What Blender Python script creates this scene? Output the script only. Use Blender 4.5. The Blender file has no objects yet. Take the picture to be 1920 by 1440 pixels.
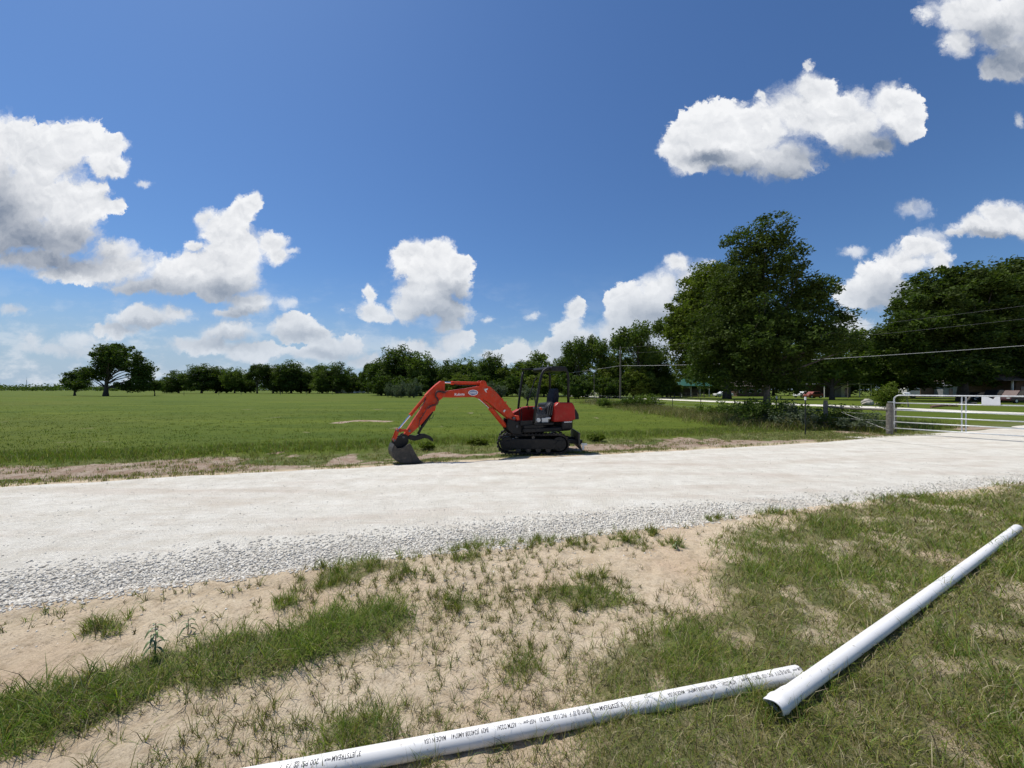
import bpy, math, random
import numpy as np
from mathutils import Vector, Matrix, Euler
C = bpy.context.scene
COL = C.collection
PI = math.pi
# ------------------------------------------------------------------ camera
F = 721.0          # focal length of the wide phone lens, in pixels of a 1920 wide picture
H = 1.8            # eye height
cam = bpy.data.cameras.new('camera'); cam.sensor_width = 36; cam.lens = 36*F/1920
cam.shift_y = 11/1920; cam.clip_start = .05; cam.clip_end = 9000
co = bpy.data.objects.new('camera', cam); COL.objects.link(co)
co.location = (0, 0, H); co.rotation_euler = (PI/2, 0, 0); C.camera = co
# ------------------------------------------------------------------ light
SUN_AZ, SUN_EL = math.radians(-58), math.radians(64)      # azimuth from +Y towards +X
sd = Vector((math.sin(SUN_AZ)*math.cos(SUN_EL), math.cos(SUN_AZ)*math.cos(SUN_EL), math.sin(SUN_EL)))
sl = bpy.data.lights.new('sun', 'SUN'); sl.energy = 4.6; sl.angle = math.radians(.53); sl.color = (1, .945, .85)
so = bpy.data.objects.new('sun', sl); COL.objects.link(so)
so.rotation_euler = sd.to_track_quat('Z', 'Y').to_euler(); so.location = (0, 0, 50)
vs = C.view_settings; vs.view_transform = 'Standard'; vs.look = 'None'; vs.gamma = 1; vs.exposure = 0; vs.use_curve_mapping = False
SKY_STRENGTH = .085
SKY_TINT = (.63, .88, 1.19)

# ------------------------------------------------------------------ node helpers
class NT:
    def __init__(s, tree): s.t = tree; s.n = tree.nodes; s.l = tree.links
    def node(s, typ, **kw):
        n = s.n.new(typ)
        for k, v in kw.items(): setattr(n, k, v)
        return n
    def put(s, sock, v):
        if isinstance(v, tuple) and len(v) == 3 and sock.type == 'RGBA': v = (*v, 1)
        if isinstance(v, bpy.types.NodeSocket): s.l.new(v, sock)
        elif v is not None: sock.default_value = v
    def math(s, op, a, b=None, c=None, clamp=False):
        n = s.node('ShaderNodeMath', operation=op); n.use_clamp = clamp
        s.put(n.inputs[0], a); s.put(n.inputs[1], b); s.put(n.inputs[2], c); return n.outputs[0]
    def vm(s, op, a, b=None, c=None):
        n = s.node('ShaderNodeVectorMath', operation=op)
        s.put(n.inputs[0], a); s.put(n.inputs[1], b)
        if c is not None: s.put(n.inputs[2], c)
        return n.outputs['Value'] if op in ('LENGTH', 'DOT_PRODUCT') else n.outputs[0]
    def noise(s, vec, scale, detail=4, rough=.55, typ='FBM', dist=0, out=0):
        n = s.node('ShaderNodeTexNoise'); n.noise_type = typ
        s.put(n.inputs['Vector'], vec); n.inputs['Scale'].default_value = scale
        n.inputs['Detail'].default_value = detail; n.inputs['Roughness'].default_value = rough
        n.inputs['Distortion'].default_value = dist
        return n.outputs[out]
    def voro(s, vec, scale, feat='F1', out=0, rnd=1):
        n = s.node('ShaderNodeTexVoronoi'); n.feature = feat; s.put(n.inputs['Vector'], vec)
        n.inputs['Scale'].default_value = scale; n.inputs['Randomness'].default_value = rnd; return n.outputs[out]
    def mrange(s, v, a, b, c=0., d=1., smooth=False):
        n = s.node('ShaderNodeMapRange'); n.interpolation_type = 'SMOOTHSTEP' if smooth else 'LINEAR'
        for i, x in enumerate((v, a, b, c, d)): s.put(n.inputs[i], x)
        return n.outputs[0]
    def mix(s, f, a, b, mode='MIX'):
        n = s.node('ShaderNodeMix', data_type='RGBA', blend_type=mode)
        s.put(n.inputs[0], f)
        s.put(n.inputs[6], a if isinstance(a, bpy.types.NodeSocket) else (*a, 1))
        s.put(n.inputs[7], b if isinstance(b, bpy.types.NodeSocket) else (*b, 1))
        return n.outputs[2]
    def scalev(s, vec, v): return s.vm('MULTIPLY', vec, v)
# ------------------------------------------------------------------ world: sky with cumulus
W = bpy.data.worlds.new('World'); C.world = W; W.use_nodes = True
W.cycles.sampling_method = 'MANUAL'; W.cycles.sample_map_resolution = 256
nt = NT(W.node_tree); nt.n.clear()
out = nt.node('ShaderNodeOutputWorld')
sky = nt.node('ShaderNodeTexSky'); sky.sky_type = 'NISHITA'; sky.sun_disc = False
sky.sun_elevation = SUN_EL; sky.sun_rotation = SUN_AZ
sky.altitude = 100; sky.air_density = 1.15; sky.dust_density = .6; sky.ozone_density = 3.0
tc = nt.node('ShaderNodeTexCoord').outputs['Generated']
dirn = nt.vm('NORMALIZE', tc)
sx = nt.node('ShaderNodeSeparateXYZ'); nt.l.new(dirn, sx.inputs[0])
# direction written as slope coordinates (1 unit = 45 degrees), used for the cloud field
CL = [ # lobes of the clouds seen in the photograph: x, y, rx, ry
 (10,262,80,60),(80,300,100,75),(140,255,60,42),(195,272,52,26),(205,312,42,28),(60,370,120,80),(140,380,85,55),(30,435,120,60),(110,440,85,44),(215,392,24,20),(60,490,120,26),(-40,330,120,140),
 (478,372,24,24),(455,392,34,28),(420,425,62,44),(375,408,26,22),(440,470,78,52),(510,455,38,32),(525,480,28,24),(385,505,85,42),(440,520,70,42),(330,520,90,36),(220,500,95,44),(215,470,60,26),(300,540,110,24),(150,510,110,26),(400,545,50,22),(360,462,22,14),
 (470,566,50,28),(440,585,50,18),(552,612,54,28),(590,625,40,18),(265,602,80,24),(330,590,40,20),(220,622,60,18),(430,620,70,26),(640,646,58,22),(600,665,70,20),(380,648,80,20),(480,655,80,22),(690,670,60,16),
 (768,472,44,34),(828,470,38,28),(862,500,28,34),(800,505,66,40),(805,540,62,36),(865,540,24,30),(800,575,62,34),(845,590,48,34),(840,615,34,18),(700,555,18,24),(702,590,36,22),(720,602,30,14),(762,590,30,24),
 (765,650,60,20),(852,645,42,30),(880,640,16,24),(820,662,50,20),(965,658,40,20),(940,668,50,14),(1010,668,40,14),
 (1074,584,24,28),(1062,620,34,34),(1092,640,44,34),(1040,655,44,26),
 (1272,500,36,26),(1300,545,50,60),(1240,540,48,42),(1180,556,50,34),(1200,595,72,44),(1165,630,80,34),(1152,584,24,14),(1262,590,60,50),(1240,640,90,40),
 (1285,280,54,50),(1340,240,80,62),(1420,245,90,60),(1500,215,90,66),(1528,165,48,36),(1600,225,95,62),(1668,198,58,44),(1700,232,42,34),(1470,298,85,52),(1400,290,95,42),(1305,308,50,26),(1620,272,70,34),(1430,180,14,16),(1522,128,12,14),
 (1810,20,90,48),(1880,40,90,70),(1905,110,62,55),(1795,78,42,38),(1862,126,36,34),(1960,60,90,110),
 (1730,465,48,32),(1760,492,30,30),(1700,492,60,36),(1650,518,64,36),(1606,548,50,36),(1680,552,85,34),
 (1885,400,48,28),(1838,425,62,22),(1930,415,50,36),(1790,431,38,13),
 (1590,615,60,26),(1650,640,60,24),(1950,640,90,60)]
WISP = [(1705,392,46,24),(1602,470,34,15),(270,345,24,9),(1000,592,18,9),(915,600,16,10),(20,580,40,14),(65,640,34,18),(150,640,70,18),(1915,222,14,14),(1800,420,40,10),(545,470,16,10),(100,655,120,16),(530,570,34,14),(650,580,10,6),(1590,590,30,14),(1740,440,40,18)]
SHADE = [(20,460,150,50),(110,490,110,28),(-10,400,60,60),(300,550,110,24),(420,550,60,26),(820,605,60,34),(850,560,30,30),(560,628,56,14),(460,590,60,14),(260,618,80,12),(430,640,80,16),(640,665,70,12),
 (1480,335,95,30),(1560,300,90,24),(1380,320,60,14),(1340,300,50,14),(1660,275,70,26),(1690,560,90,34),(1900,120,80,50),(1860,60,50,30),(1960,100,60,90),(1860,440,90,12),(1240,610,80,40),(1300,580,40,50),(1080,660,60,24),(1200,650,80,20)]
def uv(l): x, y, rx, ry = l; return ((x-960)/F, (731-y)/F, rx/F, ry/F)
LOB = [uv(l) for l in CL]; SHD = [uv(l) for l in SHADE]; WSP = [uv(l) for l in WISP]
ysafe = nt.math('MAXIMUM', sx.outputs[1], .12)
cu = nt.math('DIVIDE', sx.outputs[0], ysafe); cv = nt.math('DIVIDE', sx.outputs[2], ysafe)
cx = nt.node('ShaderNodeCombineXYZ'); nt.l.new(cu, cx.inputs[0]); nt.l.new(cv, cx.inputs[1])
P = cx.outputs[0]; K = 1/SKY_STRENGTH
skyc = nt.mix(1.0, sky.outputs[0], SKY_TINT, 'MULTIPLY')
skyc = nt.mix(nt.mrange(sx.outputs[2], .20, -.02, 0, .92, True), skyc, tuple(K*c for c in (.40, .53, .68)))
T = nt
def group(name, ins, outs):
    g = bpy.data.node_groups.new(name, 'ShaderNodeTree')
    for n, ty in ins: g.interface.new_socket(n, in_out='INPUT', socket_type=ty)
    for n, ty in outs: g.interface.new_socket(n, in_out='OUTPUT', socket_type=ty)
    q = NT(g); return q, q.node('NodeGroupInput').outputs, q.node('NodeGroupOutput').inputs
def use(tree, q, *ins):
    n = tree.node('ShaderNodeGroup'); n.node_tree = q.t
    for i, v in enumerate(ins): tree.put(n.inputs[i], v)
    return n.outputs[0]
def background(col):
    n = T.node('ShaderNodeBackground'); T.put(n.inputs[0], col); n.inputs[1].default_value = SKY_STRENGTH; return n.outputs[0]
def lobes_field(p, lobes, k=.30):
    acc = None
    for (u, v, rx, ry) in lobes:
        d = T.vm('LENGTH', T.vm('MULTIPLY_ADD', p, (1/rx, 1/ry, 0), (-u/rx, -v/ry, 0)))
        acc = d if acc is None else T.math('SMOOTH_MIN', acc, d, k)
    return T.math('SUBTRACT', 1.0, acc)
def make_domes(p):                     # rounded heads of several sizes plus fine fluff
    wv = T.vm('MULTIPLY', T.vm('SUBTRACT', T.noise(p, 24, 3, .6, out=1), (.5, .5, .5)), (.045, .045, 0))
    q = T.vm('ADD', p, wv); r = T.math('MULTIPLY', T.math('SUBTRACT', T.noise(q, 9, 6, .65), .5), 1.2)
    for sc, am in ((11, .34), (26, .30), (58, .20)):
        v = T.node('ShaderNodeTexVoronoi'); v.voronoi_dimensions = '2D'; T.l.new(q, v.inputs['Vector']); v.inputs['Scale'].default_value = sc
        r = T.math('ADD', r, T.math('MULTIPLY', T.math('SUBTRACT', .42, v.outputs[0]), am))
    return r
def make_veil(P, cu, cv, col):                         # hazy distant cloud low over the horizon
    veil = T.math('MULTIPLY', T.mrange(cv, .34, .0, 0, 1, True), T.mrange(cu, .6, -.8, .22, 1.0))
    n = T.noise(T.vm('MULTIPLY', P, (1, 2.2, 1)), 6.5, 7, .62)
    veiln = T.mrange(n, .46, .62, 0, 1, True)
    veil = T.math('MULTIPLY', veil, T.math('ADD', .42, T.math('MULTIPLY', veiln, .45)))
    return T.mix(veil, col, T.mix(veiln, tuple(K*c for c in (.42, .52, .64)), tuple(K*c for c in (.66, .72, .79))))
T, gi, go = group('cloud_heads', [('p', 'NodeSocketVector')], [('d', 'NodeSocketFloat')])
T.l.new(make_domes(gi[0]), go[0]); DOMES = T
def domes(p): return use(T, DOMES, p)
T, gi, go = group('low_veil', [('p', 'NodeSocketVector'), ('u', 'NodeSocketFloat'), ('v', 'NodeSocketFloat'), ('c', 'NodeSocketColor')], [('c', 'NodeSocketColor')])
T.l.new(make_veil(gi[0], gi[1], gi[2], gi[3]), go[0]); VEIL = T
LEAF = {}
def leaf(lobes, wsp, low, shd):
    global T
    key = (tuple(lobes), tuple(wsp), low, tuple(shd))
    if key not in LEAF:
        T, gi, go = group('sky_cell', [('p', 'NodeSocketVector'), ('u', 'NodeSocketFloat'), ('v', 'NodeSocketFloat'), ('c', 'NodeSocketColor')], [('s', 'NodeSocketShader')])
        T.l.new(make_leaf(gi[0], gi[1], gi[2], gi[3], lobes, wsp, low, shd), go[0]); LEAF[key] = T; T = nt
    return use(nt, LEAF[key], P, cu, cv, skyc)
def make_leaf(P, cu, cv, skyc, lobes, wsp, low, shd):
    col = use(T, VEIL, P, cu, cv, skyc) if low else skyc
    if not lobes and not wsp: return background(col)
    warp = T.vm('MULTIPLY', T.vm('SUBTRACT', T.noise(P, 7, 8, .70, out=1), (.5, .5, .5)), (.12, .095, 0))
    P0 = T.vm('ADD', P, warp); pf0 = domes(P0); alpha = None
    if lobes:
        b0 = lobes_field(P0, lobes); b1 = lobes_field(T.vm('ADD', P0, (.01, .085, 0)), lobes); pf1 = domes(T.vm('ADD', P0, (.003, .013, 0)))
        D0 = T.math('ADD', T.math('ADD', b0, .02), T.math('MULTIPLY', pf0, .46))
        D0 = T.math('ADD', D0, T.math('MULTIPLY', T.math('SUBTRACT', T.noise(P0, 45, 5, .72), .5), .50))
        base = T.math('SUBTRACT', b1, b0)
        rim = T.math('ADD', T.mrange(T.noise(P, 5, 2), .40, .60, .12, .70), T.mrange(base, .05, .8, 0, .35))
        alpha = T.mrange(D0, .0, rim, 0, 1, True)
        lit = T.math('SUBTRACT', 1.02, T.math('MULTIPLY', T.math('MAXIMUM', T.math('ADD', base, .2), 0), .45))
        lit = T.math('ADD', lit, T.math('MULTIPLY', T.math('SUBTRACT', pf0, pf1), .62))
        lit = T.math('SUBTRACT', lit, T.math('MULTIPLY', T.mrange(D0, .1, .9, 0, 1, True), .22))
        lit = T.math('ADD', lit, T.math('MULTIPLY', T.math('SUBTRACT', T.noise(P, 6, 3, .5), .5), .55))
        if shd:
            sf = T.math('ADD', lobes_field(P0, shd), T.math('MULTIPLY', pf0, .35))
            lit = T.math('SUBTRACT', lit, T.math('MULTIPLY', T.mrange(sf, -.75, .95, 0, 1, True), .92))
        lit = T.mrange(lit, -.32, 1.05, 0, 1, False)
    else: lit = .8
    if wsp:
        wz = T.math('ADD', lobes_field(P0, wsp), T.math('MULTIPLY', pf0, .9))
        wa = T.math('MULTIPLY', T.mrange(wz, .0, .9, 0, 1, True), .75); alpha = wa if alpha is None else T.math('MAXIMUM', alpha, wa)
    cc = T.mix(lit, tuple(K*c for c in (.20, .25, .34)), tuple(K*c for c in (.92, .93, .95)))
    cc = T.mix(T.mrange(cv, .32, .0, 0, .85), cc, tuple(K*c for c in (.55, .63, .73)))    # air in front of low far clouds
    return background(T.mix(alpha, col, cc))
T = nt
def mixs(f, a, b):
    n = nt.node('ShaderNodeMixShader'); nt.put(n.inputs[0], f); nt.l.new(a, n.inputs[1]); nt.l.new(b, n.inputs[2]); return n.outputs[0]
def inside(ls, u0, u1, v0, v1, m):
    r = []
    for l in ls:
        du = max(u0-l[0], 0, l[0]-u1); dv = max(v0-l[1], 0, l[1]-v1)
        if du < l[2]*m+.05 and dv < l[3]*m+.05+(.06 if l[1] < v0 or True else 0): r.append(l)
    return r
# the sky is divided in cells so that each direction only looks at the clouds near it
us = [-3, -1.0, -.70, -.40, -.10, .14, .36, .66, .95, 1.3, 3]; vs_ = [-9, .22, .42, 1.15, 9]
def build(i0, i1, j0, j1):
    if i1-i0 == 1 and j1-j0 == 1:
        u0, u1, v0, v1 = us[i0], us[i1], vs_[j0], vs_[j1]
        return leaf(inside(LOB, u0, u1, v0, v1, 1.35), inside(WSP, u0, u1, v0, v1, 1.35), v0 < .30, inside(SHD, u0, u1, v0, v1, 1.6))
    if i1-i0 >= j1-j0: m = (i0+i1)//2; return mixs(nt.math('GREATER_THAN', cu, us[m]), build(i0, m, j0, j1), build(m, i1, j0, j1))
    m = (j0+j1)//2; return mixs(nt.math('GREATER_THAN', cv, vs_[m]), build(i0, i1, j0, m), build(i0, i1, m, j1))
front = build(0, len(us)-1, 0, len(vs_)-1)
gn = nt.noise(nt.vm('MULTIPLY', dirn, (1, 1, 2.4)), 2.6, 6, .58)
gen = nt.math('MULTIPLY', nt.mrange(gn, .56, .66, 0, 1, True), nt.mrange(sx.outputs[2], .0, .06))
back = background(nt.mix(gen, skyc, tuple(K*c for c in (.66, .68, .72))))
w1 = mixs(nt.math('GREATER_THAN', nt.math('SUBTRACT', sx.outputs[1], nt.math('MULTIPLY', nt.math('ABSOLUTE', sx.outputs[0]), .42)), .02), back, front)
w0 = mixs(nt.math('GREATER_THAN', sx.outputs[2], -.004), background(tuple(K*c for c in (.12, .13, .09))), w1)
nt.l.new(w0, out.inputs[0])

# ------------------------------------------------------------------ general helpers
def gp(px, py, z=0.):            # point of the level z seen at a spot of the photograph
    Y = (H-z)*F/(py-731); return ((px-960)/F*Y, Y)
def at(px, py, Y):               # point at distance Y
    return Vector(((px-960)/F*Y, Y, H-(py-731)/F*Y))
rng = np.random.default_rng(7); random.seed(7)
TAB = rng.random((512, 512))
def vnoise(x, y):
    xi = np.floor(x).astype(int); yi = np.floor(y).astype(int); fx = x-xi; fy = y-yi
    fx = fx*fx*(3-2*fx); fy = fy*fy*(3-2*fy)
    a = TAB[xi % 512, yi % 512]; b = TAB[(xi+1) % 512, yi % 512]; c = TAB[xi % 512, (yi+1) % 512]; d = TAB[(xi+1) % 512, (yi+1) % 512]
    return (a*(1-fx)+b*fx)*(1-fy)+(c*(1-fx)+d*fx)*fy
def fbm(x, y, s, o=4, g=.5):
    x = np.asarray(x, float)*s; y = np.asarray(y, float)*s; r = 0; a = 1; t = 0
    for i in range(o):
        r = r+a*vnoise(x+17.3*i, y-9.1*i); t += a; a *= g; x = x*2.03; y = y*2.03
    return r/t
def sstep(a, b, v):
    t = np.clip((v-a)/(b-a), 0, 1); return t*t*(3-2*t)
class MB:
    def __init__(s): s.v = []; s.f = []
    def add(s, vs, fs):
        b = len(s.v); s.v += [tuple(v) for v in vs]; s.f += [tuple(b+i for i in f) for f in fs]; return s
    def box(s, c, d, m=None):
        hx, hy, hz = d[0]/2, d[1]/2, d[2]/2
        vs = [Vector((x, y, z)) for x in (-hx, hx) for y in (-hy, hy) for z in (-hz, hz)]
        if m is not None: vs = [m @ v for v in vs]
        vs = [v+Vector(c) for v in vs]
        return s.add(vs, [(0,1,3,2),(4,6,7,5),(0,4,5,1),(2,3,7,6),(0,2,6,4),(1,5,7,3)])
    def tube(s, pts, r, n=8, cap=True):
        pts = [Vector(p) for p in pts]; k = len(pts); rs = r if isinstance(r, (list, tuple)) else [r]*k
        vs = []; fs = []; ref = None
        for i, p in enumerate(pts):
            t = (pts[min(i+1, k-1)]-pts[max(i-1, 0)]).normalized()
            if ref is None:
                ref = Vector((0, 0, 1)) if abs(t.z) < .9 else Vector((1, 0, 0))
            a = (ref - t*ref.dot(t)).normalized(); b = t.cross(a); ref = a
            for j in range(n):
                th = 2*PI*j/n; vs.append(p+(a*math.cos(th)+b*math.sin(th))*rs[i])
        for i in range(k-1):
            for j in range(n):
                fs.append((i*n+j, i*n+(j+1) % n, (i+1)*n+(j+1) % n, (i+1)*n+j))
        if cap: fs += [tuple(range(n-1, -1, -1)), tuple((k-1)*n+j for j in range(n))]
        return s.add(vs, fs)
    def prism(s, poly, fn, y0, y1):      # poly: list of (a,b); fn(a,b,y) -> point
        n = len(poly); vs = [fn(a, b, y0) for a, b in poly]+[fn(a, b, y1) for a, b in poly]
        fs = [tuple(range(n)), tuple(range(2*n-1, n-1, -1))]+[(i, i+n, (i+1) % n+n, (i+1) % n) for i in range(n)]
        return s.add(vs, fs)
    def build(s, name, m, parent=None, smooth=False, bevel=0, loc=None):
        me = bpy.data.meshes.new(name); me.from_pydata(s.v, [], s.f); me.materials.append(m)
        if smooth: me.shade_smooth()
        o = bpy.data.objects.new(name, me); COL.objects.link(o)
        if loc: o.location = loc
        if parent: o.parent = parent
        if bevel:
            b = o.modifiers.new('bevel', 'BEVEL'); b.width = bevel; b.segments = 2; b.limit_method = 'ANGLE'
        import bmesh
        bm = bmesh.new(); bm.from_mesh(me); bmesh.ops.recalc_face_normals(bm, faces=bm.faces); bm.to_mesh(me); bm.free()
        return o
def npmesh(name, V, polys, nper, m, parent=None, attrs=None, smooth=False):
    me = bpy.data.meshes.new(name); V = np.ascontiguousarray(V, np.float32); n = len(polys)
    me.vertices.add(len(V)); me.vertices.foreach_set('co', V.ravel())
    me.loops.add(n*nper); me.loops.foreach_set('vertex_index', np.ascontiguousarray(polys, np.int32).ravel())
    me.polygons.add(n); me.polygons.foreach_set('loop_start', np.arange(0, n*nper, nper, dtype=np.int32))
    me.polygons.foreach_set('loop_total', np.full(n, nper, np.int32))
    me.materials.append(m)
    if attrs:
        for k, a in attrs.items():
            at_ = me.attributes.new(k, 'FLOAT_COLOR', 'POINT'); at_.data.foreach_set('color', np.ascontiguousarray(a, np.float32).ravel())
    me.update(calc_edges=True)
    if smooth: me.shade_smooth()
    o = bpy.data.objects.new(name, me); COL.objects.link(o)
    if parent: o.parent = parent
    return o
def tag(o, label=None, cat=None, group=None, kind=None):
    if label: o['label'] = label
    if cat: o['category'] = cat
    if group: o['group'] = group
    if kind: o['kind'] = kind
    return o
def empty(name, loc, label, cat, group=None, rz=0):
    o = bpy.data.objects.new(name, None); COL.objects.link(o); o.location = loc; o.rotation_euler = (0, 0, rz); o.empty_display_size = .2
    return tag(o, label, cat, group)
def copy_tree(o, parent=None):
    c = o.copy(); COL.objects.link(c); c.parent = parent
    for ch in list(o.children): copy_tree(ch, c)
    return c
# ------------------------------------------------------------------ materials
def mat(name, col, rough=.6, metal=0, var=.15, scale=6, bump=0, bscale=40, col2=None, spec=.5, coat=0, dirt=None, dirtf=.0):
    m = bpy.data.materials.new(name); m.use_nodes = True; q = NT(m.node_tree); b = q.n['Principled BSDF']
    tcn = q.node('ShaderNodeTexCoord').outputs['Object']
    n = q.noise(tcn, scale, 5, .6)
    c2 = col2 or tuple(c*(1-var*1.6) for c in col)
    cc = q.mix(q.mrange(n, .3, .7), c2, tuple(min(1, c*(1+var*.5)) for c in col))
    if dirt:
        dn = q.mrange(q.noise(tcn, scale*2.3, 8, .7), .5, .75, 0, dirtf)
        cc = q.mix(dn, cc, dirt)
    q.l.new(cc, b.inputs['Base Color'])
    q.l.new(q.mrange(q.noise(tcn, scale*3, 3), .3, .7, max(.03, rough-.1), min(1, rough+.12)), b.inputs['Roughness'])
    b.inputs['Metallic'].default_value = metal; b.inputs['Specular IOR Level'].default_value = spec
    b.inputs['Coat Weight'].default_value = coat
    if bump:
        bn = q.node('ShaderNodeBump'); bn.inputs['Strength'].default_value = bump; bn.inputs['Distance'].default_value = .02
        q.l.new(q.noise(tcn, bscale, 5, .6), bn.inputs['Height']); q.l.new(bn.outputs[0], b.inputs['Normal'])
    return m
def leafmat(name, c1, c2, c3, trans=.3, sc=.35):
    m = bpy.data.materials.new(name); m.use_nodes = True; q = NT(m.node_tree); b = q.n['Principled BSDF']
    tcn = q.node('ShaderNodeTexCoord').outputs['Object']; geo = q.node('ShaderNodeNewGeometry')
    a = q.mix(geo.outputs['Random Per Island'], c1, c2)
    a = q.mix(q.mrange(q.noise(tcn, sc, 4, .6), .45, .68), a, c3)
    q.l.new(a, b.inputs['Base Color']); b.inputs['Roughness'].default_value = .7; b.inputs['Specular IOR Level'].default_value = .15
    tr = q.node('ShaderNodeBsdfTranslucent'); q.l.new(q.mix(1, a, (1.3, 1.5, .5), 'MULTIPLY'), tr.inputs[0])
    ms = q.node('ShaderNodeMixShader'); ms.inputs[0].default_value = trans
    q.l.new(b.outputs[0], ms.inputs[1]); q.l.new(tr.outputs[0], ms.inputs[2])
    q.l.new(ms.outputs[0], q.n['Material Output'].inputs[0]); return m
def blademat(name):
    m = bpy.data.materials.new(name); m.use_nodes = True; q = NT(m.node_tree); b = q.n['Principled BSDF']
    at_ = q.node('ShaderNodeAttribute'); at_.attribute_name = 'tint'
    q.l.new(at_.outputs[0], b.inputs['Base Color']); b.inputs['Roughness'].default_value = .5; b.inputs['Specular IOR Level'].default_value = .3
    tr = q.node('ShaderNodeBsdfTranslucent'); q.l.new(q.mix(1, at_.outputs[0], (1.2, 1.35, .6), 'MULTIPLY'), tr.inputs[0])
    ms = q.node('ShaderNodeMixShader'); ms.inputs[0].default_value = .3
    q.l.new(b.outputs[0], ms.inputs[1]); q.l.new(tr.outputs[0], ms.inputs[2])
    q.l.new(ms.outputs[0], q.n['Material Output'].inputs[0]); return m
M = dict(
 orange=mat('orange_paint', (.55, .040, .007), .5, var=.14, scale=4, spec=.3, coat=0, dirt=(.26, .15, .09), dirtf=.55),
 red=mat('red_paint', (.36, .014, .008), .5, var=.12, scale=3, spec=.3, dirt=(.2, .12, .08), dirtf=.3),
 black=mat('black_paint', (.009, .009, .010), .5, var=.3, scale=4, spec=.3, dirt=(.08, .06, .045), dirtf=.22),
 rubber=mat('track_rubber', (.014, .013, .013), .8, spec=.3, var=.3, scale=8, bump=.4, dirt=(.16, .12, .09), dirtf=.6),
 steel=mat('bucket_steel', (.05, .046, .042), .55, .3, var=.3, scale=5, bump=.2, dirt=(.2, .15, .11), dirtf=.5),
 chrome=mat('chrome_rod', (.75, .76, .78), .15, 1, var=.04),
 hose=mat('hydraulic_hose', (.02, .02, .02), .45),
 navy=mat('seat_cloth', (.008, .009, .020), .8, bump=.2),
 engine=mat('grey_cast_metal', (.12, .12, .125), .5, .5, var=.4, scale=20, bump=.3),
 lightm=mat('pale_plastic', (.6, .6, .58), .45, var=.1),
 white=mat('white_decal', (.8, .8, .8), .5, var=.03),
 blue=mat('blue_decal', (.02, .06, .25), .5, var=.03),
 galv=mat('galvanised_tube', (.62, .64, .65), .42, .25, var=.14, scale=9, dirt=(.35, .3, .25), dirtf=.35),
 wood=mat('weathered_post', (.21, .19, .16), .9, var=.35, scale=9, bump=.8, bscale=30),
 darkmetal=mat('dark_t_post', (.03, .035, .03), .7, var=.3),
 bark=mat('bark', (.085, .07, .055), .95, var=.4, scale=3, bump=1, bscale=14),
 barkpale=mat('pale_bark', (.15, .13, .11), .95, var=.4, scale=3, bump=1, bscale=14),
 pole=mat('utility_pole_wood', (.17, .14, .11), .9, var=.25, scale=4, bump=.4),
 cable=mat('aluminium_cable', (.45, .45, .45), .5, .3, var=.05),
 roofgreen=mat('green_metal_roof', (.02, .10, .065), .5, var=.15, scale=1),
 whitewall=mat('white_boards', (.68, .67, .63), .7, var=.12, scale=2, dirt=(.3, .28, .22), dirtf=.4),
 graywall=mat('grey_boards', (.25, .26, .27), .75, var=.2, scale=1.5),
 brownwall=mat('brown_brick', (.13, .08, .06), .85, var=.25, scale=3, bump=.5),
 darkroof=mat('dark_roof', (.11, .085, .07), .8, var=.2, scale=2),
 glass=mat('dark_glass', (.02, .025, .03), .08, var=.1),
 carwhite=mat('white_car_paint', (.75, .75, .74), .3, var=.04, coat=.5),
 carred=mat('dark_red_car_paint', (.045, .006, .008), .5, var=.05),
 cardark=mat('dark_car_paint', (.02, .02, .024), .5, var=.05),
 carorange=mat('faded_orange_paint', (.25, .05, .03), .5, var=.1),
 tyre=mat('tyre', (.02, .02, .02), .85),
 rock=mat('pale_rock', (.50, .46, .39), .95, var=.35, scale=2, bump=1, bscale=6),
 ink=mat('pipe_ink', (.05, .05, .055), .7, var=.1),
)
def leaves(cl, cr, per, size, flat=.75, droop=0.):
    """cl: centres (n,3), cr: cluster radii (n,)"""
    n = len(cl)*per; i = np.repeat(np.arange(len(cl)), per)
    d = rng.normal(0, 1, (n, 3)); d /= np.linalg.norm(d, axis=1)[:, None]; r = rng.random(n)**.45
    p = cl[i]+d*r[:, None]*cr[i][:, None]*np.array([1, 1, flat])
    a = rng.normal(0, 1, (n, 3)); a[:, 2] *= .6; a /= np.linalg.norm(a, axis=1)[:, None]
    b_ = np.cross(a, rng.normal(0, 1, (n, 3))); b_ /= np.linalg.norm(b_, axis=1)[:, None]+1e-9
    s = size*rng.uniform(.6, 1.35, n)[:, None]
    V = np.stack([p-a*s, p-b_*s*.42, p+a*s, p+b_*s*.42], 1).reshape(-1, 3)
    Q = np.arange(n*4).reshape(-1, 4); return V, Q
# ------------------------------------------------------------------ ground
def qof(x, y): return y-.3*x                 # distance across the gravel road (near edge 4.7, far edge 10)
def blob(x, y, cx_, cy_, rx, ry, a=0.):
    c, s = math.cos(a), math.sin(a); dx = x-cx_; dy = y-cy_
    return np.clip(1-np.sqrt(((dx*c+dy*s)/rx)**2+((-dx*s+dy*c)/ry)**2), 0, 1)
def seg(x, y, pts, w):                       # 1 on a polyline, 0 beyond width w
    best = np.full(np.shape(x), 1e9)
    for (x0, y0), (x1, y1) in zip(pts[:-1], pts[1:]):
        dx, dy = x1-x0, y1-y0; t = np.clip(((x-x0)*dx+(y-y0)*dy)/(dx*dx+dy*dy), 0, 1)
        best = np.minimum(best, np.hypot(x-x0-t*dx, y-y0-t*dy))
    return np.clip(1-best/w, 0, 1)
BAND = [gp(*p) for p in ((-150, 1420), (0, 1365), (120, 1325), (230, 1290), (350, 1250), (470, 1235), (560, 1215), (650, 1180), (700, 1165))]
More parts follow.
